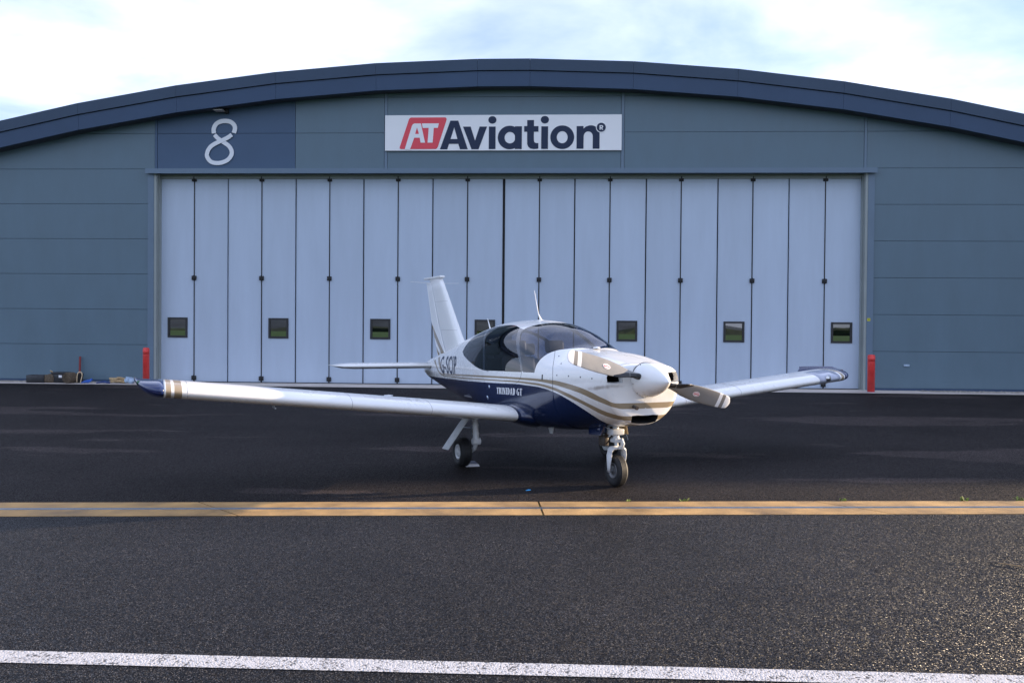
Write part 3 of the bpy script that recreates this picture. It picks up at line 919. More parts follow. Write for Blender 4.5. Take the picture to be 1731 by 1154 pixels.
SPL = catmull([(-3.62, .484), (-3.378, .764), (-3.123, 1.052), (-2.978, 1.308), (-2.94, 1.488)], 4)
top_r = [p for p in TOPL if p[0] < -3.62]; top_f = [p for p in TOPL if p[0] > -3.55]
REARW = top_r + SPL + BOTL[::-1][:-1]
SPL2 = [(s + .075, t) for s, t in SPL]
DOORW = [SPL2[0]] + top_f[:-1] + PILR + [(-2.288, 1.464), (-2.86, 1.489)] + SPL2[::-1][:-1]
GLAZ = TOPL + [(-2.15, .62)] + [p for p in WS if p[0] < -1.66 and p[1] > .62][::-1] + [(-1.70, 1.44)] + SILL[::-1] + BOTL[::-1][:-1]
INLET = catmull([(.08, 1.04), (.30, .955), (.53, .89)], 3)[:-1] + catmull([(.53, .89), (.60, 1.2), (.64, 1.55)], 3)[:-1] + catmull([(.64, 1.55), (.4, 1.53), (.14, 1.51)], 3)[:-1] + [(.14, 1.51), (.10, 1.25)]
CHIN = catmull([(.47, PI), (.45, 2.88), (.385, 2.70)], 3)[:-1] + catmull([(.385, 2.70), (.27, 2.74), (.13, 2.80)], 3)[:-1] + [(.13, 2.80), (.17, 2.95), (.19, PI)]
SEAMC = [(-1.19, .745), (-1.09, .896), (-1.001, 1.13), (-.945, 1.479), (-.941, 1.749), (-.935, 2.3), (-.93, PI)]
SEAMD = [(-1.703, 1.442), (-1.712, 1.50), (-1.735, 1.56), (-1.80, 1.63), (-2.0, 1.72)]
SWA = catmull([(-5.311, 1.86), (-5.6, 1.83), (-5.836, 1.69), (-6.025, 1.40), (-6.319, .98)], 3) + catmull([(-6.20, .93), (-5.95, 1.37), (-5.76, 1.66), (-5.55, 1.78), (-5.311, 1.825)], 3)
SWB = catmull([(-5.293, 1.79), (-5.473, 1.74), (-5.64, 1.60), (-5.80, 1.33), (-6.05, .86)], 3) + catmull([(-5.93, .80), (-5.69, 1.30), (-5.55, 1.56), (-5.43, 1.70), (-5.293, 1.755)], 3)


def build_fuselage():
    TS = 0.50          # t is scaled so that triangles are even in the plane
    lines = []

    def addline(pts, closed=False):
        p = [(a_, b_ * TS) for a_, b_ in pts]
        lines.append((p, closed))
    addline(WS); addline(REARW, True); addline(DOORW, True); addline(GLAZ, True); addline(INLET, True); addline(CHIN)
    addline(SWA, True); addline(SWB, True)
    for dl in (-.0045, .0045):
        addline([(a_ + dl, b_) for a_, b_ in SEAMC]); addline([(a_ + dl, b_ + abs(dl) * .0) for a_, b_ in SEAMD])
    for k in EDGE:
        smin = -5.5 if k != 'bt' else -7.0
        ss = np.concatenate([np.arange(smin, 0, .04), np.arange(0, 1.0, .02)])
        ss = np.concatenate([np.linspace(u_, v_, 4, endpoint=False) for u_, v_ in zip(ss[:-1], ss[1:])]) if k == 'bt' else ss
        xx = SF(ss, 1.5 + 0 * ss)[:, 0]
        ok = xx <= EA[k][-1, 0]
        ss, xx = ss[ok], xx[ok]
        tt = t_at_many(ss, edge(k, xx))
        good = np.isfinite(tt)
        i0 = int(np.argmax(good)); bad_ = np.where(~good[i0:])[0]; i1 = i0 + (int(bad_[0]) if len(bad_) else len(ss) - i0)
        pts = list(zip(ss[i0:i1].tolist(), tt[i0:i1].tolist()))
        if i1 < len(ss): pts.append((float(ss[i1]), PI))
        addline(pts)
    V = []; E_ = []
    for p, cl in lines:
        b0 = len(V); V += p
        E_ += [(b0 + i, b0 + i + 1) for i in range(len(p) - 1)]
        if cl: E_.append((b0 + len(p) - 1, b0))
    CV = np.array(V)
    # dense copies of the lines, to keep grid points clear of them
    A = np.array([V[i] for i, j in E_]); B = np.array([V[j] for i, j in E_])
    D = np.concatenate([A + (B - A) * f for f in np.linspace(0, 1, 9)])
    gs = np.concatenate([np.linspace(-7.12, -.02, 158), np.linspace(.02, 1, 24)])
    gt = np.linspace(0, PI, 66) * TS
    GX, GY = np.meshgrid(gs, gt, indexing='ij'); GP = np.stack([GX.ravel(), GY.ravel()], -1)
    keep = np.ones(len(GP), bool)
    for c0 in range(0, len(GP), 800):
        d = ((GP[c0:c0 + 800, None, :] - D[None]) ** 2).sum(-1).min(1)
        keep[c0:c0 + 800] = d > .009 ** 2
    bd = (GP[:, 0] < -7.119) | (GP[:, 0] > .999) | (GP[:, 1] < 1e-6) | (GP[:, 1] > PI * TS - 1e-6)
    bd2 = bd.copy()
    bi = np.where(bd)[0]
    bd2[bi] = [((GP[i] - CV) ** 2).sum(-1).min() > .004 ** 2 for i in bi]
    GP = GP[keep | bd2]
    allv = [Vector(v) for v in V] + [Vector(g) for g in GP]
    res = delaunay_2d_cdt(allv, E_, [], 0, 1e-5)
    ov = np.array([(v.x, min(max(v.y, 0), PI * TS)) for v in res[0]]); of = np.array([f for f in res[2] if len(f) == 3])
    s, t = ov[:, 0], ov[:, 1] / TS
    P = SF(s, t); Nn = SN(s, t)
    cen = (ov[of[:, 0]] + ov[of[:, 1]] + ov[of[:, 2]]) / 3
    cs_, ct = cen[:, 0], cen[:, 1] / TS
    C2 = np.stack([cs_, ct], -1)
    PC = SF(cs_, ct); xc, zc = PC[:, 0], PC[:, 2]
    region = np.zeros(len(of), int)   # 0 fuselage 1 cowling 2 windscreen 3 rear window 4 door window -1 hole
    seam_s = np.interp(ct, [p[1] for p in SEAMC], [p[0] for p in SEAMC])
    region[(cs_ > seam_s) | ((ct < .745) & (cs_ > -1.2))] = 1
    region[in_poly(C2, WS)] = 2
    region[in_poly(C2, REARW)] = 3
    region[in_poly(C2, DOORW)] = 4
    region[in_poly(C2, INLET)] = -1
    region[in_poly(C2, CHIN)] = -1
    mi = np.zeros(len(of), int)       # 0 white 1 blue 2 gold 3 seam 4 pillar
    ex = {k: edge(k, np.minimum(xc, EA[k][-1, 0])) for k in EDGE}
    front = xc > -4.95
    mi[((zc < ex['g1t']) & (zc > ex['g1b']) | (zc < ex['g2t']) & (zc > ex['g2b'])) & front] = 2
    mi[(zc < ex['bt']) & (xc < .198)] = 1
    mi[(in_poly(C2, SWA) | in_poly(C2, SWB)) & (mi == 0)] = 2
    mi[(np.abs(cs_ - seam_s) < .0045) & (ct > .745)] = 3
    dseam = np.interp(ct, [p[1] for p in SEAMD], [p[0] for p in SEAMD])
    mi[(np.abs(cs_ - dseam) < .0045) & (ct > 1.442) & (ct < 1.72)] = 3
    mi[in_poly(C2, GLAZ) & (region <= 1)] = 4
    # half -> whole
    nv = len(P); cl = (t < 1e-6) | (t > PI - 1e-6)
    P[cl, 1] = 0; Nn[cl, 1] = 0
    P2 = P.copy(); P2[:, 1] *= -1; N2 = Nn.copy(); N2[:, 1] *= -1
    mir = np.where(cl, np.arange(nv), np.arange(nv) + nv)
    AV = np.concatenate([P, P2]); AN = np.concatenate([Nn, N2])

    def emit(name, mask, mats, parent, side='both', off=0.0, use_mi=True, flip=False):
        f1 = of[mask]; f2 = mir[of[mask]][:, ::-1]
        if side == 'star': F = f1; MI = mi[mask]
        elif side == 'port': F = f2; MI = mi[mask]
        else: F = np.concatenate([f1, f2]); MI = np.concatenate([mi[mask]] * 2)
        # orient outward
        n = np.cross(AV[F[:, 1]] - AV[F[:, 0]], AV[F[:, 2]] - AV[F[:, 0]])
        bad = (n * AN[F[:, 0]]).sum(-1) < 0
        F = F.copy(); F[bad] = F[bad][:, ::-1]
        if flip: F = F[:, ::-1]
        used = np.unique(F); remap = -np.ones(len(AV), int); remap[used] = np.arange(len(used))
        vv = AV[used] + AN[used] * off; nn = AN[used] * (-1 if flip else 1); F = remap[F]
        me = bpy.data.meshes.new(name)
        me.from_pydata(vv.tolist(), [], F.tolist())
        if use_mi: me.polygons.foreach_set('material_index', MI.tolist())
        me.polygons.foreach_set('use_smooth', [True] * len(F))
        me.update()
        me.normals_split_custom_set_from_vertices(nn.tolist())
        return link(name, me, mats, parent)
    PM = [M_WHITE, M_BLUE, M_GOLD, M_SEAM, M_PILLAR]
    # the cowling carries a brown exhaust smear behind the air inlet
    M_COWL = M_WHITE.copy(); M_COWL.name = 'cowling_paint'
    nt = M_COWL.node_tree; bs_ = nt.nodes['Principled BSDF']
    src = bs_.inputs['Base Color'].links[0].from_socket
    tc_ = nt.nodes.new('ShaderNodeTexCoord')
    mp_ = nt.nodes.new('ShaderNodeMapping'); mp_.vector_type = 'TEXTURE'
    mp_.inputs['Location'].default_value = (.42, -.47, 1.155); mp_.inputs['Rotation'].default_value = (0, R(-8), 0); mp_.inputs['Scale'].default_value = (.26, .5, .030)
    nt.links.new(tc_.outputs['Object'], mp_.inputs[0])
    ln_ = nt.nodes.new('ShaderNodeVectorMath'); ln_.operation = 'LENGTH'; nt.links.new(mp_.outputs[0], ln_.inputs[0])
    nz_ = nt.nodes.new('ShaderNodeTexNoise'); nz_.inputs['Scale'].default_value = 14; nt.links.new(tc_.outputs['Object'], nz_.inputs['Vector'])
    ad2 = nt.nodes.new('ShaderNodeMath'); ad2.operation = 'ADD'; nt.links.new(ln_.outputs['Value'], ad2.inputs[0]); nt.links.new(nz_.outputs[0], ad2.inputs[1])
    mk_ = nt.nodes.new('ShaderNodeMapRange'); mk_.interpolation_type = 'SMOOTHSTEP'
    mk_.inputs['From Min'].default_value = .55; mk_.inputs['From Max'].default_value = 1.5; mk_.inputs['To Min'].default_value = .62; mk_.inputs['To Max'].default_value = 0
    nt.links.new(ad2.outputs[0], mk_.inputs[0])
    sm2 = nt.nodes.new('ShaderNodeMix'); sm2.data_type = 'RGBA'; sm2.inputs['B'].default_value = (.16, .10, .06, 1)
    nt.links.new(mk_.outputs[0], sm2.inputs['Factor']); nt.links.new(src, sm2.inputs['A']); nt.links.new(sm2.outputs['Result'], bs_.inputs['Base Color'])
    fu = emit('fuselage', region == 0, PM, AC)
    cw = emit('engine_cowling', region == 1, [M_COWL] + PM[1:], AC)
    emit('windscreen', region == 2, M_GLASS, AC, use_mi=False)
    for sd_ in ('star', 'port'):
        emit('rear_window', region == 3, M_GLASS2, AC, sd_, use_mi=False)
        emit('door_window', region == 4, M_GLASS2, AC, sd_, use_mi=False)
    emit('cabin_lining', (region == 0) & (cs_ > -4.6) & (cs_ < -1.0), M_LINING, AC, off=-.022, use_mi=False, flip=True)
    return fu, cw


FU, CW = build_fuselage()
for sd_ in (1, -1):
    mb = MB()
    lp = [SF(s, t) for s, t in INLET]; n = len(lp)
    A0 = [(p[0] - .002, p[1] * sd_, p[2]) for p in lp]
    cy_ = sum(p[1] for p in A0) / n; cz_ = sum(p[2] for p in A0) / n
    A1 = [(.515 if sd_ > 0 else .46, cy_ + (p[1] - cy_) * .9, cz_ + (p[2] - cz_) * .85) for p in A0]  # starboard duct turns black sooner: its shade is put into the colour
    A2 = [(.27, cy_ + (p[1] - cy_) * .85, cz_ + (p[2] - cz_) * .8) for p in A0]
    mb.loft([A0, A1, A2], smooth=False, capa=False, capb=True, mis=[0, 1])
    mb.build('air_inlet', [M_WHITE, M_BLACK], CW)
mb = MB()
half = [SF(s, t) for s, t in CHIN]
loop = [(p[0] - .002, p[1], p[2]) for p in half] + [(p[0] - .002, -p[1], p[2]) for p in half[::-1][1:-1]]
loop2 = [(.28, p[1] * .85, .83 + (p[2] - .80) * .5) for p in loop]
mb.loft([loop, loop2], smooth=False, capa=False, capb=True, mis=[0]); mb.build('chin_intake', M_BLACK, CW)
mb = MB(); mb.tube([(.42, -.135, .975), (.60, -.150, .955), (.655, -.153, .948)], [.02, .02, .021], 12); mb.tube([(.60, -.150, .955), (.657, -.153, .9479)], .014, 10, cap=True)
mb.build('breather_pipe', M_OIL, CW)
# cowling fasteners and latch
for i, (s, t) in enumerate([(-.86, 1.36), (-.62, 1.37), (-.40, 1.38), (-.2, 1.39), (-.86, 1.0), (-1.05, .80)]):
    for sd_ in (1, -1):
        p = SF(s, t); nn_ = SN(np.array([s]), np.array([t]))[0]
        mb = MB(); mb.lathe([(-.002, .0), (-.002, .009), (.003, .008), (.003, 0)], (p[0], p[1] * sd_, p[2]), (nn_[0], nn_[1] * sd_, nn_[2]), 8)
        mb.build('fastener', M_SEAM, CW)
for sd_ in (1, -1):   # cabin air outlet slot on the side
    p0 = SF(-1.18, 1.40); p1 = SF(-1.18, 1.53)
    mb = MB(); mb.tube([(p0[0], p0[1] * sd_, p0[2]), (p1[0], p1[1] * sd_, p1[2])], .010, 6); mb.build('air_slot', M_SEAM, FU)
p = SF(-1.05, 0.05)
mb = MB(); mb.lathe([(0, .0), (0, .045), (.012, .04), (.018, .02), (.02, 0)], (p[0] + .12, -.02, p[2] - .01), (0, 0, 1), 16); mb.build('washer_nozzle', M_WHITE, CW)

# ---- cabin
mb = MB(); mb.box(-3.4, -.5, -.52, .52, .78, .80); mb.build('cabin_floor', M_LINING, AC)
mb = MB(); mb.rbox(-1.02, -.86, -.52, .52, 1.05, 1.42, .04, 2); mb.rbox(-.98, -.52, -.48, .48, 1.38, 1.43, .02, 2); mb.build('instrument_panel', mat('glareshield', (0.02, 0.02, 0.022), 0.7), AC)
mb = MB(); mb.box(-3.52, -3.47, -.44, .44, .8, 1.50); mb.build('rear_bulkhead', M_LINING, AC)
for (x, w_, hh) in ((-1.95, .23, 1.42), (-2.85, .24, 1.36)):
    for sd_ in (1, -1):
        y = .285 * sd_
        s_ = empty('seat', (0, 0, 0), parent=AC)
        mb = MB(); mb.rbox(x - .02, x + .48, y - w_, y + w_, .95, 1.07, .05, 3); mb.build('cushion', M_LEATHER, s_)
        mb = MB(); mb.rbox(-.07, .07, -w_, w_, 0, hh - 1.0, .06, 3, mtx=Matrix.Translation((x, y, 1.0)) @ Matrix.Rotation(R(-14), 4, 'Y')); mb.build('backrest', M_LEATHER, s_)
        mb = MB(); mb.rbox(-.05, .05, -.135, .135, .0, .17, .045, 3, mtx=Matrix.Translation((x - .13, y, hh + .035)) @ Matrix.Rotation(R(-8), 4, 'Y'))
        mb.tube([(x - .11, y - .06, hh - .05), (x - .13, y - .06, hh + .08)], .008, 6); mb.tube([(x - .11, y + .06, hh - .05), (x - .13, y + .06, hh + .08)], .008, 6)
        mb.build('headrest', M_LEATHER, s_)
for sd_ in (1, -1):
    mb = MB(); mb.tube([(-.98, .28 * sd_, 1.25), (-1.12, .28 * sd_, 1.27)], .014, 8)
    mb.tube([(-1.12, .28 * sd_ + .13 * math.cos(R(a_)), 1.27 + .10 * math.sin(R(a_))) for a_ in range(-60, 241, 20)], .013, 8); mb.build('control_yoke', M_BLACK, AC)


# ---- wings
def airfoil(n=18, t=.16, camber=.02):
    xs = (1 - np.cos(np.linspace(0, PI, n))) / 2
    yt = 5 * t * (.2969 * np.sqrt(xs) - .126 * xs - .3516 * xs ** 2 + .2843 * xs ** 3 - .1036 * xs ** 4)
    yc = camber * 4 * xs * (1 - xs)
    up = list(zip(xs, yc + yt)); lo = list(zip(xs, yc - yt))
    return up[::-1] + lo[1:-1]      # TE over the top to LE, then back below


AF = airfoil()


def wing_ring(y, xle, chord, zle, sd_, thick=1.0, inc=2.0):
    ca, sa = math.cos(R(inc)), math.sin(R(inc))
    return [(xle - (a_ * ca + b_ * thick * sa * 1.0) * chord, y * sd_, zle + (b_ * thick * ca - a_ * sa) * chord) for a_, b_ in AF]


def wing_geo(y):
    """leading edge x, chord, z at spanwise position y"""
    xle = -1.13 - .06 * (y - .6) / 3.9; chord = 1.24 - .03 * (y - .6) / 3.9; z = .705 + .098 * (y - .65)
    return xle, chord, z


for sd_ in (-1, 1):
    ys = [.45, .6, .7, 1.2, 1.8, 2.0, 2.6, 3.2, 3.8, 4.2, 4.50, 4.525, 4.60, 4.63, 4.68, 4.70]
    mis = [1, 1, 0, 0, 0, 0, 0, 0, 0, 0, 0, 2, 0, 2, 0] if sd_ < 0 else [1, 1, 0, 0, 0, 0, 0, 0, 0, 0, 0, 0, 0, 2, 0]
    rings = [wing_ring(y, *wing_geo(y), sd_) for y in ys]
    mb = MB(); mb.loft(rings, mis=mis, capb=True)
    wg = mb.build('wing', [M_WHITE, M_BLUE, M_GOLD], AC)
    # upturned blue tip
    tr_ = []
    for q in np.linspace(0, 1, 11):
        y = 4.703 + .27 * math.sin(q * PI / 2) * 1.0
        e_ = 1 - math.cos(q * PI / 2)
        xle, ch, z = wing_geo(4.70)
        xl = xle - .52 * e_; te = xle - ch - .03 * q
        tr_.append(wing_ring(y, xl, xl - te, z + .105 * e_ + .02 * q, sd_, thick=max(.10, 1 - .92 * e_)))
    mb = MB(); mb.loft(tr_); tp = mb.build('wing_tip', M_TIPB, wg)
    xle, ch, z = wing_geo(4.9)
    mb = MB(); mb.rbox(xle - .40, xle - .28, sd_ * 4.935 - .02, sd_ * 4.935 + .02, z + .035, z + .075, .012, 2)
    mb.build('navigation_light', glass_mat('nav_red', (.6, .05, .03)) if sd_ > 0 else glass_mat('nav_green', (.05, .5, .2)), wg)
    # control surface gaps: aileron and flap
    for (y0, y1, nm) in ((.75, 2.72, 'flap'), (2.76, 4.45, 'aileron')):
        rr = []
        for y in np.linspace(y0, y1, 5):
            xle, ch, z = wing_geo(y)
            ring = wing_ring(y, xle, ch, z, sd_)
            pts = [p for p, (a_, b_) in zip(ring, AF)]
            sel = [(p[0] - .012, p[1], p[2] - .006) for p, (a_, b_) in zip(ring, AF) if a_ > .72]
            rr.append([(p[0], p[1], p[2]) for p in sel])
        mb = MB(); mb.loft(rr); mb.build(nm, M_WHITE, wg)
    # upper and lower skin seams, filler cap, hinge brackets, tie-down ring
    for y in (2.74, 1.80, 4.47):
        ring = wing_ring(y, *wing_geo(y), sd_)
        mb = MB(); mb.tube([(p[0], p[1], p[2]) for p in ring[:-1]], .0022, 4, cap=False); mb.build('skin_seam', mat('seam_grey', (0.30, 0.30, 0.31), 0.6), wg)
    ring = wing_ring(2.15, *wing_geo(2.15), sd_); pt = ring[9]
    mb = MB(); mb.lathe([(-.01, .0), (-.01, .055), (.006, .055), (.008, .03), (.014, .0)], (pt[0] - .05, pt[1], pt[2] + .006), (0, 0, 1), 16); mb.build('filler_cap', M_ALU, wg)
    for y in (1.5, 3.0, 3.9):
        ring = wing_ring(y, *wing_geo(y), sd_); pt = ring[-3]
        xle, ch, z = wing_geo(y)
        mb = MB(); mb.prism([(xle - ch * .70, z - .02), (xle - ch * .93, z - .03), (xle - ch * .86, z - .12), (xle - ch * .80, z - .12)], sd_ * y - .008, sd_ * y + .008); mb.build('hinge_bracket', M_GEAR, wg)
    if sd_ > 0:   # clear landing light cover in the port leading edge
        rr = []
        for y in np.linspace(4.20, 4.60, 5):
            ring = wing_ring(y, *wing_geo(y), sd_)
            rr.append([(p[0] + .004, p[1], p[2] + .002) for p, (a_, b_) in zip(ring, AF) if a_ < .30])
        mb = MB(); mb.loft(rr); mb.build('light_cover', mat('landing_light', (0.40, 0.43, 0.52), 0.10, 0.0), wg)
        mb = MB(); y = 4.36; xle, ch, z = wing_geo(y); mb.lathe([(0, .045), (.012, .05), (.014, 0)], (xle - .004, y, z + .02), (1, 0, .2), 14); mb.build('landing_lamp', M_ALU, wg)
    else:
        xle, ch, z = wing_geo(3.55)
        mb = MB(); mb.prism([(xle - .42, z - .05), (xle - .30, z - .05), (xle - .28, z - .115), (xle - .36, z - .115)], -3.556, -3.544); mb.tube([(xle - .36, -3.55, z - .115), (xle - .20, -3.55, z - .115)], .009, 6); mb.build('pitot_tube', M_ALU, wg)
    # root fillet
    rr = []
    for y, k_ in ((.40, 1.20), (.52, 1.13), (.60, 1.06), (.66, 1.006)):
        xle, ch, z = wing_geo(y); rr.append(wing_ring(y, xle + .10 * (k_ - 1) * 4, ch * (1 + (k_ - 1) * 1.2), z - .0, sd_, thick=k_ ** 1.6))
    mb = MB(); mb.loft(rr); mb.build('root_fillet', M_BLUE, FU)


# ---- tail
def fin_geo(z):
    xl = np.interp(z, [1.05, 1.56, 2.69], [-4.10, -4.74, -5.85]); xt = np.interp(z, [1.05, 1.30, 1.9, 2.66, 2.7], [-6.0, -6.02, -6.38, -6.69, -6.70])
    return xl, xt


AFS = airfoil(16, .10, 0)


def fin_ring(z, a0, a1, th=1.0):
    xl, xt = fin_geo(z); ch = xl - xt; out = []
    xs = np.linspace(0, 1, 14)
    f_ = lambda q: float(np.interp(q, [p[0] for p in AFS[:16][::-1]], [p[1] for p in AFS[:16][::-1]]))
    for q in xs[::-1]:
        a_ = a0 + (a1 - a0) * q; out.append((xl - a_ * ch, f_(a_) * ch * th * .85, z))
    for q in xs[1:] if a0 == 0 else xs:
        a_ = a0 + (a1 - a0) * q; out.append((xl - a_ * ch, -f_(a_) * ch * th * .85, z))
    return out


def tail_paint():
    m = bpy.data.materials.new('tail_paint'); m.use_nodes = True; nt = m.node_tree; b_ = nt.nodes['Principled BSDF']
    b_.inputs['Roughness'].default_value = .28; b_.inputs['Coat Weight'].default_value = .6; b_.inputs['Coat Roughness'].default_value = .06
    t = nt.nodes.new('ShaderNodeTexCoord'); sp = nt.nodes.new('ShaderNodeSeparateXYZ'); nt.links.new(t.outputs['Object'], sp.inputs[0])
    # gold bands run down and forward
    ma = nt.nodes.new('ShaderNodeMath'); ma.operation = 'MULTIPLY_ADD'; ma.inputs[1].default_value = 1.515; nt.links.new(sp.outputs[2], ma.inputs[0]); nt.links.new(sp.outputs[0], ma.inputs[2])
    rp = nt.nodes.new('ShaderNodeValToRGB'); rp.color_ramp.interpolation = 'CONSTANT'
    mr = nt.nodes.new('ShaderNodeMapRange'); mr.inputs['From Min'].default_value = -4.5; mr.inputs['From Max'].default_value = -3.5; nt.links.new(ma.outputs[0], mr.inputs[0]); nt.links.new(mr.outputs[0], rp.inputs[0])
    W = (0.80, 0.80, 0.78, 1); Gd = (0.30, 0.235, 0.15, 1)
    e = rp.color_ramp.elements; e[0].position = 0; e[0].color = W; e[1].position = .74; e[1].color = Gd
    for p_, c_ in ((.955, W), (.49, Gd), (.60, W)):
        x = e.new(p_); x.color = c_
    nt.links.new(rp.outputs[0], b_.inputs['Base Color'])
    return m


M_TAIL = tail_paint()
zs = list(np.linspace(1.10, 2.66, 9))
mb = MB(); mb.loft([fin_ring(z, 0, .655) for z in zs], smooth=True); fin = mb.build('fin', M_TAIL, AC)
mb = MB(); mb.loft([fin_ring(z, .665, 1.0) for z in np.linspace(1.22, 2.60, 9)], smooth=True); rud = mb.build('rudder', M_TAIL, AC)
xl, xt = fin_geo(2.66)
mb = MB(); mb.rbox(xt - .02, xl + .01, -.045, .045, 2.662, 2.705, .018, 3); mb.build('fin_cap', M_WHITE, fin)
mb = MB()
mb.loft([fin_ring(z, .62, .70, 1.0) for z in np.linspace(2.602, 2.66, 3)]); mb.build('rudder_horn', M_WHITE, rud)
for sd_ in (1, -1):
    mb = MB(); mb.tube([(-6.15, .04 * sd_, 2.58), (-6.22, .46 * sd_, 2.60)], [.006, .004], 6); mb.build('aerial_rod', M_ALU, fin)
for z in (1.75, 2.25):
    mb = MB(); rr = fin_ring(z, 0, .65); mb.tube([rr[i] for i in range(14, 26)], .0012, 4); mb.build('skin_seam', M_SEAM, fin)
for sd_ in (-1, 1):
    rr = []
    for y in (.03, .5, 1.0, 1.5, 1.70, 1.79, 1.82):
        e_ = 0 if y < 1.6 else ((y - 1.6) / .22) ** 2
        xle = -5.88 - .28 * e_; te = -6.66
        ch = xle - te
        rr.append([(xle - a_ * ch, y * sd_, 1.125 + b_ * ch * .9 * (1 - .75 * e_)) for a_, b_ in airfoil(14, .15, 0)])
    mb = MB(); mb.loft(rr); stb = mb.build('stabilator', M_WHITE, AC)
    mb = MB(); mb.prism([(-6.665, 1.118), (-6.665, 1.132), (-6.78, 1.122)], sd_ * .30 if sd_ > 0 else -1.45, sd_ * 1.45 if sd_ > 0 else -.30); mb.build('trim_tab', M_WHITE, stb)
mb = MB(); mb.rbox(-6.69, -6.60, -.03, .03, .97, 1.10, .015, 2); mb.build('tail_light', M_GEAR, FU)

# ---- spinner and propeller
HX = .70; HZ = 1.24
mb = MB()
pr = [(.585, .0), (.585, .186)]
for q in np.linspace(0, 1, 18):
    pr.append((.592 + .418 * q, .187 * (1 - q ** 1.75) ** .80 if q < 1 else 0))
mb.lathe([(p[0], p[1]) for p in pr], (0, 0, HZ), (1, 0, 0), 48)
spn = mb.build('spinner', M_WHITE, AC)
mb = MB(); mb.lathe([(.578, .1865), (.578, .190), (.590, .190), (.590, .1865)], (0, 0, HZ), (1, 0, 0), 48); mb.build('spinner_backplate', M_SEAM, spn)
for k_ in range(10):
    a_ = 2 * PI * k_ / 10 + .2
    mb = MB(); mb.lathe([(0, 0), (0, .006), (.003, .005), (.003, 0)], (.615, .186 * math.cos(a_), HZ + .186 * math.sin(a_)), (0, math.cos(a_), math.sin(a_)), 8); mb.build('screw', M_SEAM, spn)
PA = 0.259
PR = 1.055
for sd_ in (-1, 1):
    dirv = Vector((0, sd_ * math.cos(PA), -sd_ * math.sin(PA)))     # along the blade
    perp = Vector((1, 0, 0)).cross(dirv)                            # in the disc, towards the leading edge
    if perp.z < 0 and sd_ < 0: pass
    rr = []; mis = []
    RS = [.13, .20, .26, .33, .42, .55, .70, .82, .875, .885, .93, .975, 1.01, 1.035, 1.05, PR]
    for r_ in RS:
        ch = float(pchip(np.array([.1, .22, .30, .42, .58, .75, .9, 1.0, 1.04, PR]), np.array([.066, .070, .095, .165, .192, .188, .168, .148, .105, .03]), r_))
        th = float(np.interp(r_, [.1, .2, .28, .40, .6, 1.06], [1.0, .95, .42, .20, .12, .075])) * ch
        tw = R(float(np.interp(r_, [.1, .4, .7, 1.06], [48, 36, 24, 16])))
        cd = perp * math.cos(tw) + Vector((-1, 0, 0)) * math.sin(tw) * -1.0
        nd = dirv.cross(cd).normalized()
        round_ = r_ < .24
        ring = []
        for k_ in range(20):
            a_ = 2 * PI * k_ / 20
            cx_ = math.cos(a_) * .5; sy_ = math.sin(a_) * .5
            if not round_: sy_ *= (1 - .35 * cx_)
            ring.append(Vector((HX, 0, HZ)) + dirv * r_ + cd * (ch * cx_) + nd * (th * sy_))
        rr.append(ring)
    for i in range(len(RS) - 1):
        m_ = (RS[i] + RS[i + 1]) / 2
        mis.append(1 if m_ < .20 else (2 if (.885 < m_ < .93 or m_ > .975) else (3 if .93 < m_ < .975 else 0)))
    mb = MB(); mb.loft(rr, mis=mis)
    bl = mb.build('propeller_blade', [M_BLADE, M_BOOT, M_SIGN, mat('band_grey', (.20, .19, .175), .4)], AC)
    # black de-icing boot along the leading edge near the root
    boot = []
    for r_ in (.19, .25, .30, .36, .42, .50):
        i = min(range(len(RS)), key=lambda q: abs(RS[q] - r_))
        ch = float(pchip(np.array([.1, .22, .30, .42, .58]), np.array([.066, .070, .095, .165, .192]), r_))
        th = float(np.interp(r_, [.1, .2, .28, .40, .6], [1.0, .95, .42, .20, .12])) * ch
        tw = R(float(np.interp(r_, [.1, .4, .7], [48, 36, 24])))
        cd = perp * math.cos(tw) + Vector((1, 0, 0)) * math.sin(tw); nd = dirv.cross(cd).normalized()
        ring = []
        sg_ = -1 if sd_ < 0 else 1
        for k_ in range(13):
            wd_ = float(np.interp(r_, [.2, .36, .50], [100, 75, 32])); a_ = R(-wd_ + 2 * wd_ * k_ / 12)
            cx_ = math.cos(a_) * .5; sy_ = math.sin(a_) * .5
            if r_ > .24: sy_ *= (1 - .35 * cx_)
            ring.append(Vector((HX, 0, HZ)) + dirv * r_ + cd * (ch * cx_ * 1.02) + nd * (th * sy_ * 1.06))
        boot.append(ring)
    mb = MB(); mb.loft(boot); mb.build('deicing_boot', M_BOOT, bl)
    # maker's oval
    r_ = .585; tw = R(28); cd = perp * math.cos(tw) + Vector((1, 0, 0)) * math.sin(tw); nd = dirv.cross(cd).normalized()
    if nd.x < 0: nd = -nd
    c0 = Vector((HX, 0, HZ)) + dirv * r_ + nd * .0145
    for (ra, rb, m_, dz) in ((.046, .030, M_SIGN, 0.0), (.038, .022, M_RED, .0012), (.034, .018, M_SIGN, .0022)):
        mb = MB(); mb.add([c0 + nd * dz + dirv * (ra * math.cos(2 * PI * k_ / 24)) + cd * (rb * math.sin(2 * PI * k_ / 24)) for k_ in range(24)], [tuple(range(24))]); mb.build('decal', m_, bl, fix=False)
    mb = MB(); mb.add([c0 + nd * .003 + dirv * a_ + cd * b_ for a_, b_ in ((-.03, -.005), (.03, -.005), (.03, .005), (-.03, .005))], [(0, 1, 2, 3)]); mb.build('decal_band', M_RED, bl, fix=False)


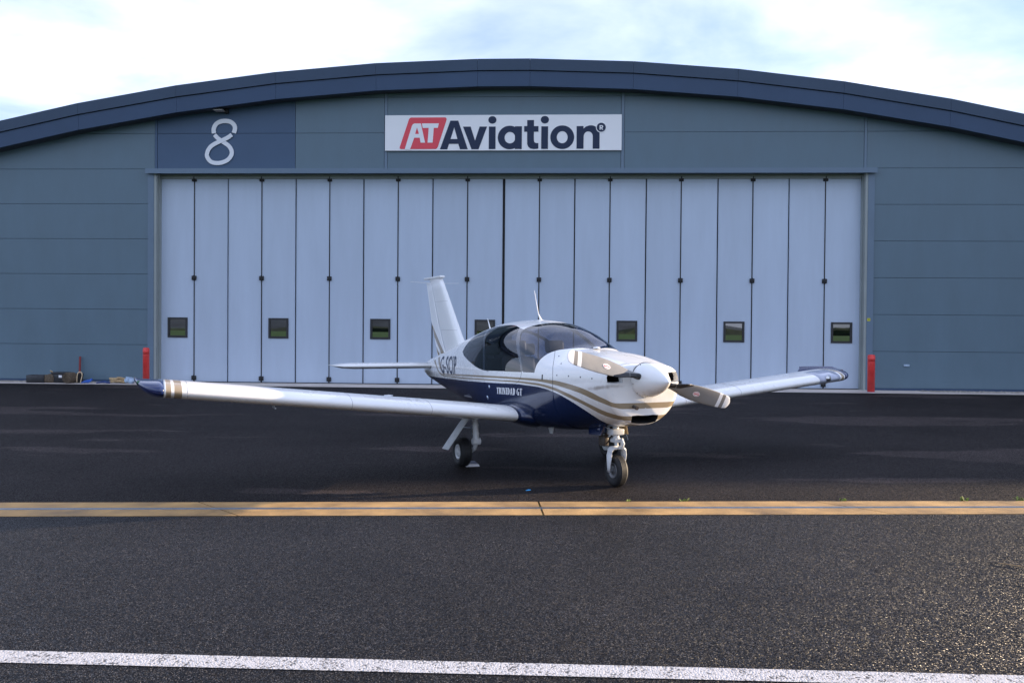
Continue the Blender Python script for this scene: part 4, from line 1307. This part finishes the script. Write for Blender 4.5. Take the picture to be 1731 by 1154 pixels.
# ---- landing gear
def wheel(parent, c, r, w, axis=(0, 1, 0), outer=-1):
    wh = empty('wheel', (0, 0, 0), parent=parent)
    rim = r * .50
    pr_ = [(-w * .36, rim), (-w * .46, r * .62), (-w * .50, r * .76), (-w * .46, r * .88), (-w * .36, r * .955), (-w * .26, r * .985)]
    tread = []
    for k_ in range(5):
        a_ = -w * .22 + w * .44 * k_ / 4
        tread += [(a_ - w * .045, r), (a_ + w * .03, r), (a_ + w * .035, r * .965), (a_ + w * .06, r * .965)]
    pr_ = pr_ + tread[:-2] + [(-p[0], p[1]) for p in pr_[::-1]]
    mb = MB(); mb.lathe(pr_, c, axis, 40); mb.build('tyre', M_TYRE, parent)
    bpy.data.objects.remove(wh)
    mb = MB()
    mb.lathe([(-w * .36, rim * 1.02), (-w * .42, rim), (-w * .40, rim * .85), (-w * .30, rim * .7), (-w * .34, rim * .4), (-w * .40, rim * .3), (-w * .40, 0)], c, axis, 32)
    mb.lathe([(w * .36, rim * 1.02), (w * .42, rim), (w * .40, rim * .85), (w * .30, rim * .7), (w * .34, rim * .4), (w * .40, rim * .3), (w * .40, 0)], c, axis, 32)
    return mb


ng = empty('nose_gear', (0, 0, 0), parent=AC)
NR = .182
mb = wheel(ng, (0, 0, NR), NR, .125); mb.build('rim', mat('rim_grey', (.16, .16, .165), .45, .6), ng)
mb = MB()
for sd_ in (1, -1):
    pts = [(.0, .0, .440), (.004, .06 * sd_, .438), (.008, .088 * sd_, .415), (.006, .096 * sd_, .36), (-.002, .096 * sd_, .25), (-.004, .094 * sd_, .165)]
    # flat tapered fork leg
    rings_ = []
    for (x, y, z), (wx, wy) in zip(pts, ((.050, .026), (.052, .026), (.054, .024), (.054, .018), (.036, .014), (.022, .012))):
        rings_.append([(x + wx * math.cos(a_) * 1.0, y + wy * math.sin(a_), z + (wy * math.sin(a_) * (0) + (0.0))) for a_ in np.linspace(0, 2 * PI, 12, endpoint=False)] if z < .40 else
                      [(x + wx * math.cos(a_), y, z + wy * math.sin(a_)) if y == 0 else (x + wx * math.cos(a_), y + wy * .6 * math.sin(a_) * sd_ * 1.0, z + wy * .8 * math.sin(a_)) for a_ in np.linspace(0, 2 * PI, 12, endpoint=False)])
    mb.loft(rings_)
mb.build('fork', M_GEAR, ng)
mb = MB(); mb.tube([(-.004, -.115, NR), (-.004, .115, NR)], .014, 10); mb.build('axle', M_ALU, ng)
mb = MB(); mb.tube([(0, 0, .44), (-.01, 0, .58)], .024, 14); mb.build('piston', M_ALU, ng)
mb = MB(); mb.tube([(-.008, 0, .535), (-.03, 0, .75)], .038, 14); mb.tube([(-.008, 0, .53), (-.009, 0, .55)], .048, 14); mb.rbox(-.08, .05, -.085, .075, .585, .655, .012, 2); mb.rbox(-.05, .05, -.055, .055, .50, .545, .01, 2)
mb.build('strut', M_GEAR, ng)
mb = MB()
mb.add([(.05, .02, .55), (.09, .02, .49), (.06, .02, .43), (.05, .06, .55), (.09, .06, .49), (.06, .06, .43)], [(0, 1, 2), (5, 4, 3), (0, 3, 4, 1), (1, 4, 5, 2), (2, 5, 3, 0)])
mb.tube([(.045, .04, .545), (.085, .04, .49), (.05, .04, .44)], .014, 8); mb.build('torque_link', M_GEAR, ng)
mb = MB(); mb.tube([(-.02, -.055, .66), (-.16, -.06, .54), (-.22, -.05, .46)], [.02, .026, .022], 10); mb.tube([(-.05, .05, .68), (-.25, .03, .60)], .018, 8); mb.rbox(-.26, -.13, -.085, -.02, .44, .56, .015, 2); mb.tube([(.0, -.05, .60), (-.08, -.06, .50), (-.18, -.05, .44), (-.20, -.03, .52)], .009, 6)
mb.build('retraction_link', M_OIL, ng)
for sd_ in (1, -1):
    mb = MB()
    mb.prism([(-.36, .66), (-.02, .68), (-.04, .575), (-.30, .56)], sd_ * .15 - .006, sd_ * .15 + .006)
    me_ = mb.build('gear_door', M_BLUE if sd_ < 0 else M_GOLD, ng)
    me_.data.transform(Matrix.Translation((0, sd_ * .15, .67)) @ Matrix.Rotation(R(18 * sd_), 4, 'X') @ Matrix.Translation((0, -sd_ * .15, -.67)))
mb = MB(); mb.lathe([(0, .055), (.03, .062), (.06, .05), (.062, 0)], (-.13, -.11, .655), (.2, -.3, -1), 14); mb.build('shimmy_damper', M_BLUE, ng)

for sd_ in (-1, 1):
    mg = empty('main_gear', (0, 0, 0), parent=AC)
    mr_ = .19; my = 1.10 * sd_; mx = -1.98
    mb = wheel(mg, (mx, my, mr_), mr_, .155)
    mb.build('rim', M_GEAR, mg)
    mb = MB(); mb.lathe([(0, .062), (.012, .06), (.022, .045), (.026, 0)], (mx, my + sd_ * .052, mr_), (0, sd_, 0), 24); mb.build('hub_cap', M_GEAR, mg)
    iy = my - sd_ * .125
    mb = MB(); mb.tube([(-1.87, iy, .70), (-1.84, iy, .52), (-1.81, iy, .345)], [.036, .038, .040], 14)
    mb.tube([(-1.845, iy, .545), (-1.843, iy, .533)], .045, 14); mb.tube([(-1.828, iy, .44), (-1.826, iy, .428)], .045, 14)
    mb.tube([(-1.81, iy - .05, .335), (-1.81, iy + .05, .335)], .045, 16)
    mb.build('strut', M_GEAR, mg)
    mb = MB(); mb.tube([(-1.81, iy, .33), (-1.86, iy, .24), (-1.98, iy, mr_), (-1.98, my, mr_)], [.032, .028, .030, .028], 12); mb.build('trailing_arm', M_GEAR, mg)
    mb = MB(); mb.tube([(-1.83, iy + .02 * sd_, .62), (-1.92, iy + .03 * sd_, .46), (-1.90, iy, .26)], .008, 6); mb.tube([(-1.84, iy, .5), (-1.88, iy + sd_ * .2, .52)], .007, 6); mb.build('brake_line', M_STEEL, mg)
    # flat door plate hanging outboard
    mb = MB()
    tp_ = [(-1.74, my - sd_ * .02, .665), (-1.95, my - sd_ * .02, .655)]; bt_ = [(-1.86, my + sd_ * .235, .235), (-2.07, my + sd_ * .235, .225)]
    nrm = Vector((0, sd_ * .86, .5)) * .010
    vs = [Vector(p) for p in (tp_[0], tp_[1], bt_[1], bt_[0])]
    mb.add([v for v in vs] + [v + nrm for v in vs], [(0, 1, 2, 3), (7, 6, 5, 4), (0, 4, 5, 1), (1, 5, 6, 2), (2, 6, 7, 3), (3, 7, 4, 0)])
    mb.build('gear_door', M_GEAR, mg)
    mb = MB(); mb.box(-1.98, -1.70, min(my - sd_ * .24, my + sd_ * .02), max(my - sd_ * .24, my + sd_ * .02), .655, .70); mb.build('wheel_well', M_BLACK, mg)

# ---- small fittings and lettering
mb = MB(); mb.tube([(-1.93, 0, 1.885), (-2.02, 0, 1.98), (-2.15, 0, 2.30)], [.020, .007, .003], 8); mb.lathe([(0, .05), (.012, .045), (.02, 0)], (-1.95, 0, 1.885), (0, 0, 1), 14); mb.build('roof_antenna', M_WHITE, AC)
mb = MB(); mb.tube([(-3.64, 0, 1.735), (-3.77, 0, 1.93)], [.012, .005], 8); mb.build('whip_antenna', M_WHITE, AC)
mb = MB(); mb.prism([(-1.30, .56), (-1.16, .56), (-1.19, .47), (-1.25, .47)], -.207, -.193); mb.build('belly_antenna', M_GEAR, AC)
for (s, t, w_) in ((-2.8, 2.02, .03), (-1.9, 2.2, .02), (-2.7, 1.80, .025)):
    p = SF(s, t); nn_ = SN(np.array([s]), np.array([t]))[0]
    mb = MB(); mb.lathe([(-.002, 0), (-.002, w_), (.004, w_ * .9), (.006, 0)], p, nn_, 10); mb.build('access_cap', M_STEEL if w_ > .02 else M_SEAM, FU)
for sd_ in (1, -1):
    p = SF(-1.34, 1.47)
    mb = MB(); mb.rbox(-2.30, -2.12, p[1] * sd_ * 1.018 - .008, p[1] * sd_ * 1.018 + .008, 1.195, 1.215, .006, 1); mb.build('door_handle', M_ALU, FU)
    mb = MB(); mb.tube([(-2.86, .50 * sd_, .60), (-2.90, .58 * sd_, .42), (-2.80, .60 * sd_, .40)], .014, 8); mb.build('boarding_step', M_GEAR, FU)


def text_mesh(body, bold=0.0, shear=0.0, space=1.0):
    cu = bpy.data.curves.new('lettering', 'FONT'); cu.body = body; cu.size = 1; cu.offset = bold; cu.shear = shear; cu.space_character = space; cu.resolution_u = 3
    ob = bpy.data.objects.new('lettering', cu); col.objects.link(ob)
    bpy.context.view_layer.update()
    me = bpy.data.meshes.new_from_object(ob.evaluated_get(bpy.context.evaluated_depsgraph_get()))
    bpy.data.objects.remove(ob); bpy.data.curves.remove(cu)
    return me


def islands(me):
    """split lettering into one mesh for each glyph"""
    bm = bmesh.new(); bm.from_mesh(me); bm.verts.ensure_lookup_table(); seen = set(); out = []
    for v in bm.verts:
        if v.index in seen or not v.link_faces: continue
        st = [v]; comp = set()
        while st:
            w = st.pop()
            if w.index in comp: continue
            comp.add(w.index); st += [e.other_vert(w) for e in w.link_edges]
        seen |= comp; idx = {q: i for i, q in enumerate(sorted(comp))}
        m2 = bpy.data.meshes.new('glyph')
        m2.from_pydata([bm.verts[q].co[:] for q in sorted(comp)], [], [[idx[x.index] for x in f.verts] for f in bm.faces if f.verts[0].index in comp])
        out.append(m2)
    bm.free()
    return out


def side_text(name, glyphs, quad, m, off=.0035):
    """wrap flat lettering onto both sides of the fuselage; quad = BL, BR, TR, TL in (x, z) for the starboard side"""
    co = np.concatenate([np.array([v.co[:] for v in g.vertices]) for g in glyphs])
    x0, y0, _ = co.min(0); x1, y1, _ = co.max(0)
    for me in glyphs:
        bm = bmesh.new(); bm.from_mesh(me)
        bmesh.ops.triangulate(bm, faces=bm.faces)
        for _ in range(2):
            bmesh.ops.subdivide_edges(bm, edges=bm.edges[:], cuts=1, use_grid_fill=False)
            bmesh.ops.triangulate(bm, faces=bm.faces)
        bm.verts.index_update()
        UV = np.array([((v.co.x - x0) / (x1 - x0), (v.co.y - y0) / (y1 - y0)) for v in bm.verts])
        F = [[v.index for v in f.verts] for f in bm.faces]
        bm.free()
        for sd_ in (1, -1):
            uu = UV[:, 0] if sd_ == 1 else 1 - UV[:, 0]; v = UV[:, 1]
            q = [(1 - uu) * (1 - v), uu * (1 - v), uu * v, (1 - uu) * v]
            x = sum(a_ * p[0] for a_, p in zip(q, quad)); z = sum(a_ * p[1] for a_, p in zip(q, quad))
            s = x - XF; t = t_at_many(s, z)
            vs = SF(s, t) + SN(s, t) * off
            vs[:, 1] *= sd_
            mb = MB(); mb.add(vs.tolist(), F); mb.build(name, m, FU, fix=False)


side_text('registration_letter', islands(text_mesh('G-SCIP', .012, 0.0, 1.12)), [(-5.02, 1.035), (-3.84, 1.075), (-3.98, 1.355), (-5.25, 1.315)], mat('reg_navy', (.012, .022, .06), .35))


def serif_text(word):
    """condensed slab-serif capitals made of strokes"""
    mb = MB(); x = 0.0; T_ = .15; S_ = .07; out = []

    def rect(a0, b0, a1, b1): mb.add([(a0, b0, 0), (a1, b0, 0), (a1, b1, 0), (a0, b1, 0)], [(0, 1, 2, 3)])

    def slant(xa, ya, xb, yb, t): mb.add([(xa - t / 2, ya, 0), (xa + t / 2, ya, 0), (xb + t / 2, yb, 0), (xb - t / 2, yb, 0)], [(0, 1, 2, 3)])

    def bowl(cx, cy, rx, ry, a0, a1, t=T_, ts=.07):
        P = arc(cx, cy, rx, ry, a0, a1, 12); Q = arc(cx, cy, rx - t, ry - ts, a0, a1, 12)
        mb.add([(p[0], p[1], 0) for p in P + Q], [(i, i + 1, i + 14, i + 13) for i in range(12)])
    for ch in word:
        if ch == 'T': rect(x + .13, 0, x + .28, .93); rect(x + .06, 0, x + .35, S_); rect(x, .93, x + .41, 1); rect(x, .76, x + .05, .93); rect(x + .36, .76, x + .41, .93); x += .47
        elif ch == 'I': rect(x + .06, S_, x + .21, .93); rect(x, 0, x + .27, S_); rect(x, .93, x + .27, 1); x += .33
        elif ch == 'N': rect(x + .05, S_, x + .11, .93); rect(x, 0, x + .16, S_); rect(x, .93, x + .12, 1); slant(x + .38, 0, x + .10, 1, .15); rect(x + .36, .0, x + .42, .93); rect(x + .31, .93, x + .47, 1); x += .52
        elif ch == 'D': rect(x + .05, S_, x + .20, .93); rect(x, 0, x + .2, S_); rect(x, .93, x + .2, 1); bowl(x + .2, .5, .24, .5, -90, 90); x += .49
        elif ch == 'R': rect(x + .05, S_, x + .20, .93); rect(x, 0, x + .25, S_); rect(x, .93, x + .2, 1); bowl(x + .2, .76, .21, .24, -90, 90); slant(x + .40, 0, x + .27, .53, .14); x += .51
        elif ch == 'A': slant(x + .08, 0, x + .22, 1, .07); slant(x + .40, 0, x + .26, 1, .14); rect(x + .13, .26, x + .36, .33); rect(x, 0, x + .16, S_); rect(x + .30, 0, x + .50, S_); x += .54
        elif ch == 'G': bowl(x + .24, .5, .24, .5, 50, 320); rect(x + .30, .0, x + .44, .42); rect(x + .24, .42, x + .48, .49); x += .54
        else: x += .25
        if mb.v:
            me = bpy.data.meshes.new('glyph'); me.from_pydata(mb.v, [], mb.f); me.update(); out.append(me)
            mb.v, mb.f, mb.m, mb.sm = [], [], [], []
    return out


side_text('name_letter', serif_text('TRINIDAD GT'), [(-1.94, .928), (-1.185, .957), (-1.175, 1.045), (-1.93, 1.010)], M_SIGN)

# ------------------------------------------------------------------ loose things on the ground
ch_ = empty('wheel_chock', (-0.50, 10.93, 0.0), R(18)); tag(ch_, 'small pale wheel chock lying against the left main wheel', 'chock')
mb = MB(); mb.prism([(-.09, 0), (.09, 0), (.075, .03), (-.05, .035)], -.04, .02); mb.build('wedge', mat('chock_grey', (.45, .44, .44), .6, var=.2, vscale=20), ch_)
mb = MB(); mb.prism([(-.06, .0), (.13, 0), (.10, .028), (-.03, .03)], .20, .25); mb.build('rear_wedge', mat('chock_blue', (.16, .18, .24), .6), ch_)
mb = MB(); mb.tube([(-.07, .02, .012), (-.12, .1, .008), (-.05, .21, .012)], .006, 6); mb.build('cord', M_RUBBER, ch_)
o = empty('litter_scrap', (.19, 9.29, 0), .4); tag(o, 'tiny bright blue scrap on the asphalt below the aeroplane', 'litter')
mb = MB(); mb.add([(-.03, -.01, .003), (.03, -.012, .006), (.035, .012, .010), (-.025, .014, .004), (0, 0, .016)], [(0, 1, 4), (1, 2, 4), (2, 3, 4), (3, 0, 4), (3, 2, 1, 0)]); mb.build('scrap', mat('scrap_blue', (.03, .30, .60), .4), o)
M_WEED = mat('weed_green', (.16, .22, .03), .7, var=.4, vscale=40)
where = ['nearest the aeroplane nose wheel', 'second from the nose wheel', 'middle of the five tufts right of the nose wheel', 'second from the right edge', 'farthest right by the picture edge']
for i, (x, sz_) in enumerate(((1.22, .6), (1.80, 1.0), (3.48, .8), (4.77, 1.3), (5.38, 1.2))):
    y = drain_y(x, 0) + .012
    o = empty('weed_tuft', (x, y, 0)); tag(o, 'green weed tuft by the drain, ' + where[i], 'weed', 'weeds along the slot drain')
    mb = MB()
    for k_ in range(14):
        a_ = random.uniform(0, 2 * PI); l = random.uniform(.02, .05) * sz_; h = random.uniform(.01, .04) * sz_
        bx, by = random.uniform(-.03, .03) * sz_, random.uniform(-.008, .008)
        dx, dy = math.cos(a_), math.sin(a_); w_ = .006
        mb.add([(bx - dy * w_, by + dx * w_, 0), (bx + dy * w_, by - dx * w_, 0), (bx + dx * l * .6 + dy * w_ * .8, by + dy * l * .6 - dx * w_ * .8, h), (bx + dx * l * .6 - dy * w_ * .8, by + dy * l * .6 + dx * w_ * .8, h), (bx + dx * l, by + dy * l, h * .7)],
               [(0, 1, 2, 3), (3, 2, 4)])
    mb.build('leaf_blades', M_WEED, o, fix=False)
o = empty('twig', (3.80, 6.40, .008), R(-25)); tag(o, 'thin pale twig lying on the taxiway at the right edge', 'twig')
mb = MB(); mb.tube([(-.09, .03, .003), (-.03, .012, .006), (.03, .0, .004), (.08, -.03, .006)], [.003, .004, .004, .003], 6); mb.tube([(.03, 0, .004), (.06, .02, .01)], .0025, 5); mb.build('stem', mat('twig_brown', (.30, .20, .10), .8), o)

# clutter at the foot of the left wall
PX = 0.0187


def junk(name, px, off, label, cat, rz=0.0, z=0.012):
    u = -16.05 + px * .01880 + off * .62
    o = empty(name, HW(u, off, z), R(HA) + rz); tag(o, label, cat); o.scale = (1.05, 1.05, 1.25); return o


M_JBLK = mat('black_plastic', (.014, .015, .018), .5, var=.3, vscale=10)
M_JBRN = mat('coir_brown', (.10, .075, .05), .95, var=.5, vscale=25, bump=.8, bscale=60)
M_ROPE = mat('tan_rope', (.42, .30, .16), .85, var=.35, vscale=30)
M_JBLU = mat('blue_strap', (.02, .10, .42), .55, var=.2, vscale=9)
M_PALE = mat('pale_blue_bag', (.38, .50, .64), .5, var=.3, vscale=8)
o = junk('plastic_tray', 62, .75, 'low black plastic tray at the left end of the clutter', 'tray')
mb = MB(); mb.rbox(-.26, .26, -.16, .16, 0, .03, .012, 1)
for (a0, a1, b0, b1) in ((-.26, .26, -.17, -.14), (-.26, .26, .14, .17), (-.27, -.24, -.16, .16), (.24, .27, -.16, .16)): mb.rbox(a0, a1, b0, b1, .0, .19, .010, 1)
mb.build('tray_body', M_JBLK, o)
o = junk('sandbag', 84, .75, 'slumped brown sack between black tray and black crate', 'sack')
mb = MB(); mb.rbox(-.16, .15, -.14, .14, 0, .20, .07, 3); mb.rbox(-.05, .12, -.12, .12, .14, .22, .035, 2); mb.build('sack_body', M_JBRN, o)
o = junk('tool_crate', 101, .70, 'black crate with tan rope handle beside the brown sack', 'crate')
mb = MB(); mb.rbox(-.19, .20, -.15, .15, 0, .25, .02, 1); mb.rbox(-.21, .22, -.17, .17, .22, .265, .012, 1); mb.build('crate_body', M_JBLK, o)
mb = MB(); mb.tube([(-.22, -.1, .24), (-.25, -.12, .30), (-.19, -.14, .285), (-.15, -.15, .24)], .014, 6); mb.build('rope_handle', M_ROPE, o)
mb = MB(); mb.rbox(.02, .12, -.162, -.150, .13, .19, .004, 1); mb.build('pale_tag', M_SIGN, o)
o = junk('coir_roll', 116, .92, 'rolled brown mat lying end-on in the clutter', 'mat roll')
mb = MB(); mb.lathe([(-.16, 0), (-.16, .12), (-.13, .135), (.13, .135), (.16, .12), (.16, 0)], (0, 0, .135), (0.15, 1, 0), 20)
for r_ in (.03, .06, .09, .115): mb.tube([(r_ * math.cos(a_) - .024, -.165, .135 + r_ * math.sin(a_)) for a_ in np.linspace(0, 6.2, 18)], .007, 5)
mb.build('roll', M_JBRN, o)
o = junk('black_bucket', 132, .70, 'black bucket with pale rope loop hanging over its side', 'bucket')
mb = MB(); mb.lathe([(0, 0), (0, .095), (.22, .12), (.235, .125), (.235, .112), (.03, .09), (.03, 0)], (0, 0, 0), (0, 0, 1), 22); mb.build('bucket_body', M_JBLK, o)
mb = MB(); mb.tube(catmull([(.0, -.13, .02), (.01, -.135, .16), (.04, -.13, .255), (.12, -.12, .27), (.155, -.12, .2), (.13, -.14, .06), (.12, -.15, .02)], 4), .014, 7); mb.build('rope_loop', mat('pale_rope', (.62, .48, .30), .8, var=.2, vscale=20), o)
mb = MB(); mb.rbox(-.11, -.07, -.125, -.105, .13, .18, .004, 1); mb.build('pale_tag', M_SIGN, o)
o = junk('marker_post', 134, .12, 'thin dark red post leaning at the wall behind the bucket', 'post')
mb = MB(); mb.tube([(0, 0, 0), (.0, 0.03, .62)], .030, 10); mb.tube([(0, 0.03, .62), (0, .031, .635)], .034, 10); mb.build('stake', mat('dark_red', (.22, .03, .03), .6), o)
o = junk('blue_strap_heap', 145, .95, 'bright blue strap heap in front of the black bucket', 'strap')
mb = MB()
for k_ in range(4): mb.tube(catmull([(random.uniform(-.16, -.1), random.uniform(-.05, .05), .02), (-.05, random.uniform(-.06, .06), random.uniform(.03, .08)), (.05, random.uniform(-.06, .06), random.uniform(.03, .10)), (.14, random.uniform(-.05, .05), random.uniform(.04, .12))], 4), .02, 6)
mb.build('strap_coils', M_JBLU, o)
o = junk('dark_blue_strap', 172, .9, 'flat dark blue strap left of the tan rope heap', 'strap')
mb = MB(); mb.tube(catmull([(-.22, 0, .015), (-.08, .05, .03), (.06, -.04, .035), (.2, .02, .02)], 5), .022, 6); mb.tube(catmull([(-.1, -.06, .02), (.04, .0, .05), (.15, -.05, .015)], 5), .018, 6); mb.build('strap_coils', mat('dark_blue_strap', (.015, .04, .16), .6), o)
o = junk('rope_heap', 197, .75, 'heap of tan rope near the blue wing tip', 'rope')
mb = MB()
for k_ in range(9):
    pts = [(random.uniform(-.28, .28), random.uniform(-.10, .10), random.uniform(.02, .15)) for _ in range(5)]
    mb.tube(catmull(pts, 5), .016, 6)
mb.build('rope_coils', M_ROPE, o)
o = junk('plastic_bag', 221, .75, 'crumpled pale blue bag beside the tan rope heap', 'bag')
mb = MB()
for k_ in range(5):
    mb.rbox(-.10, .10, -.07, .07, 0, .10, .03, 2, mtx=Matrix.Translation((random.uniform(-.10, .10), random.uniform(-.05, .05), random.uniform(0, .06))) @ Matrix.Rotation(random.uniform(-.6, .6), 4, 'Y') @ Matrix.Rotation(random.uniform(-1, 1), 4, 'Z'))
mb.build('bag_folds', M_PALE, o)
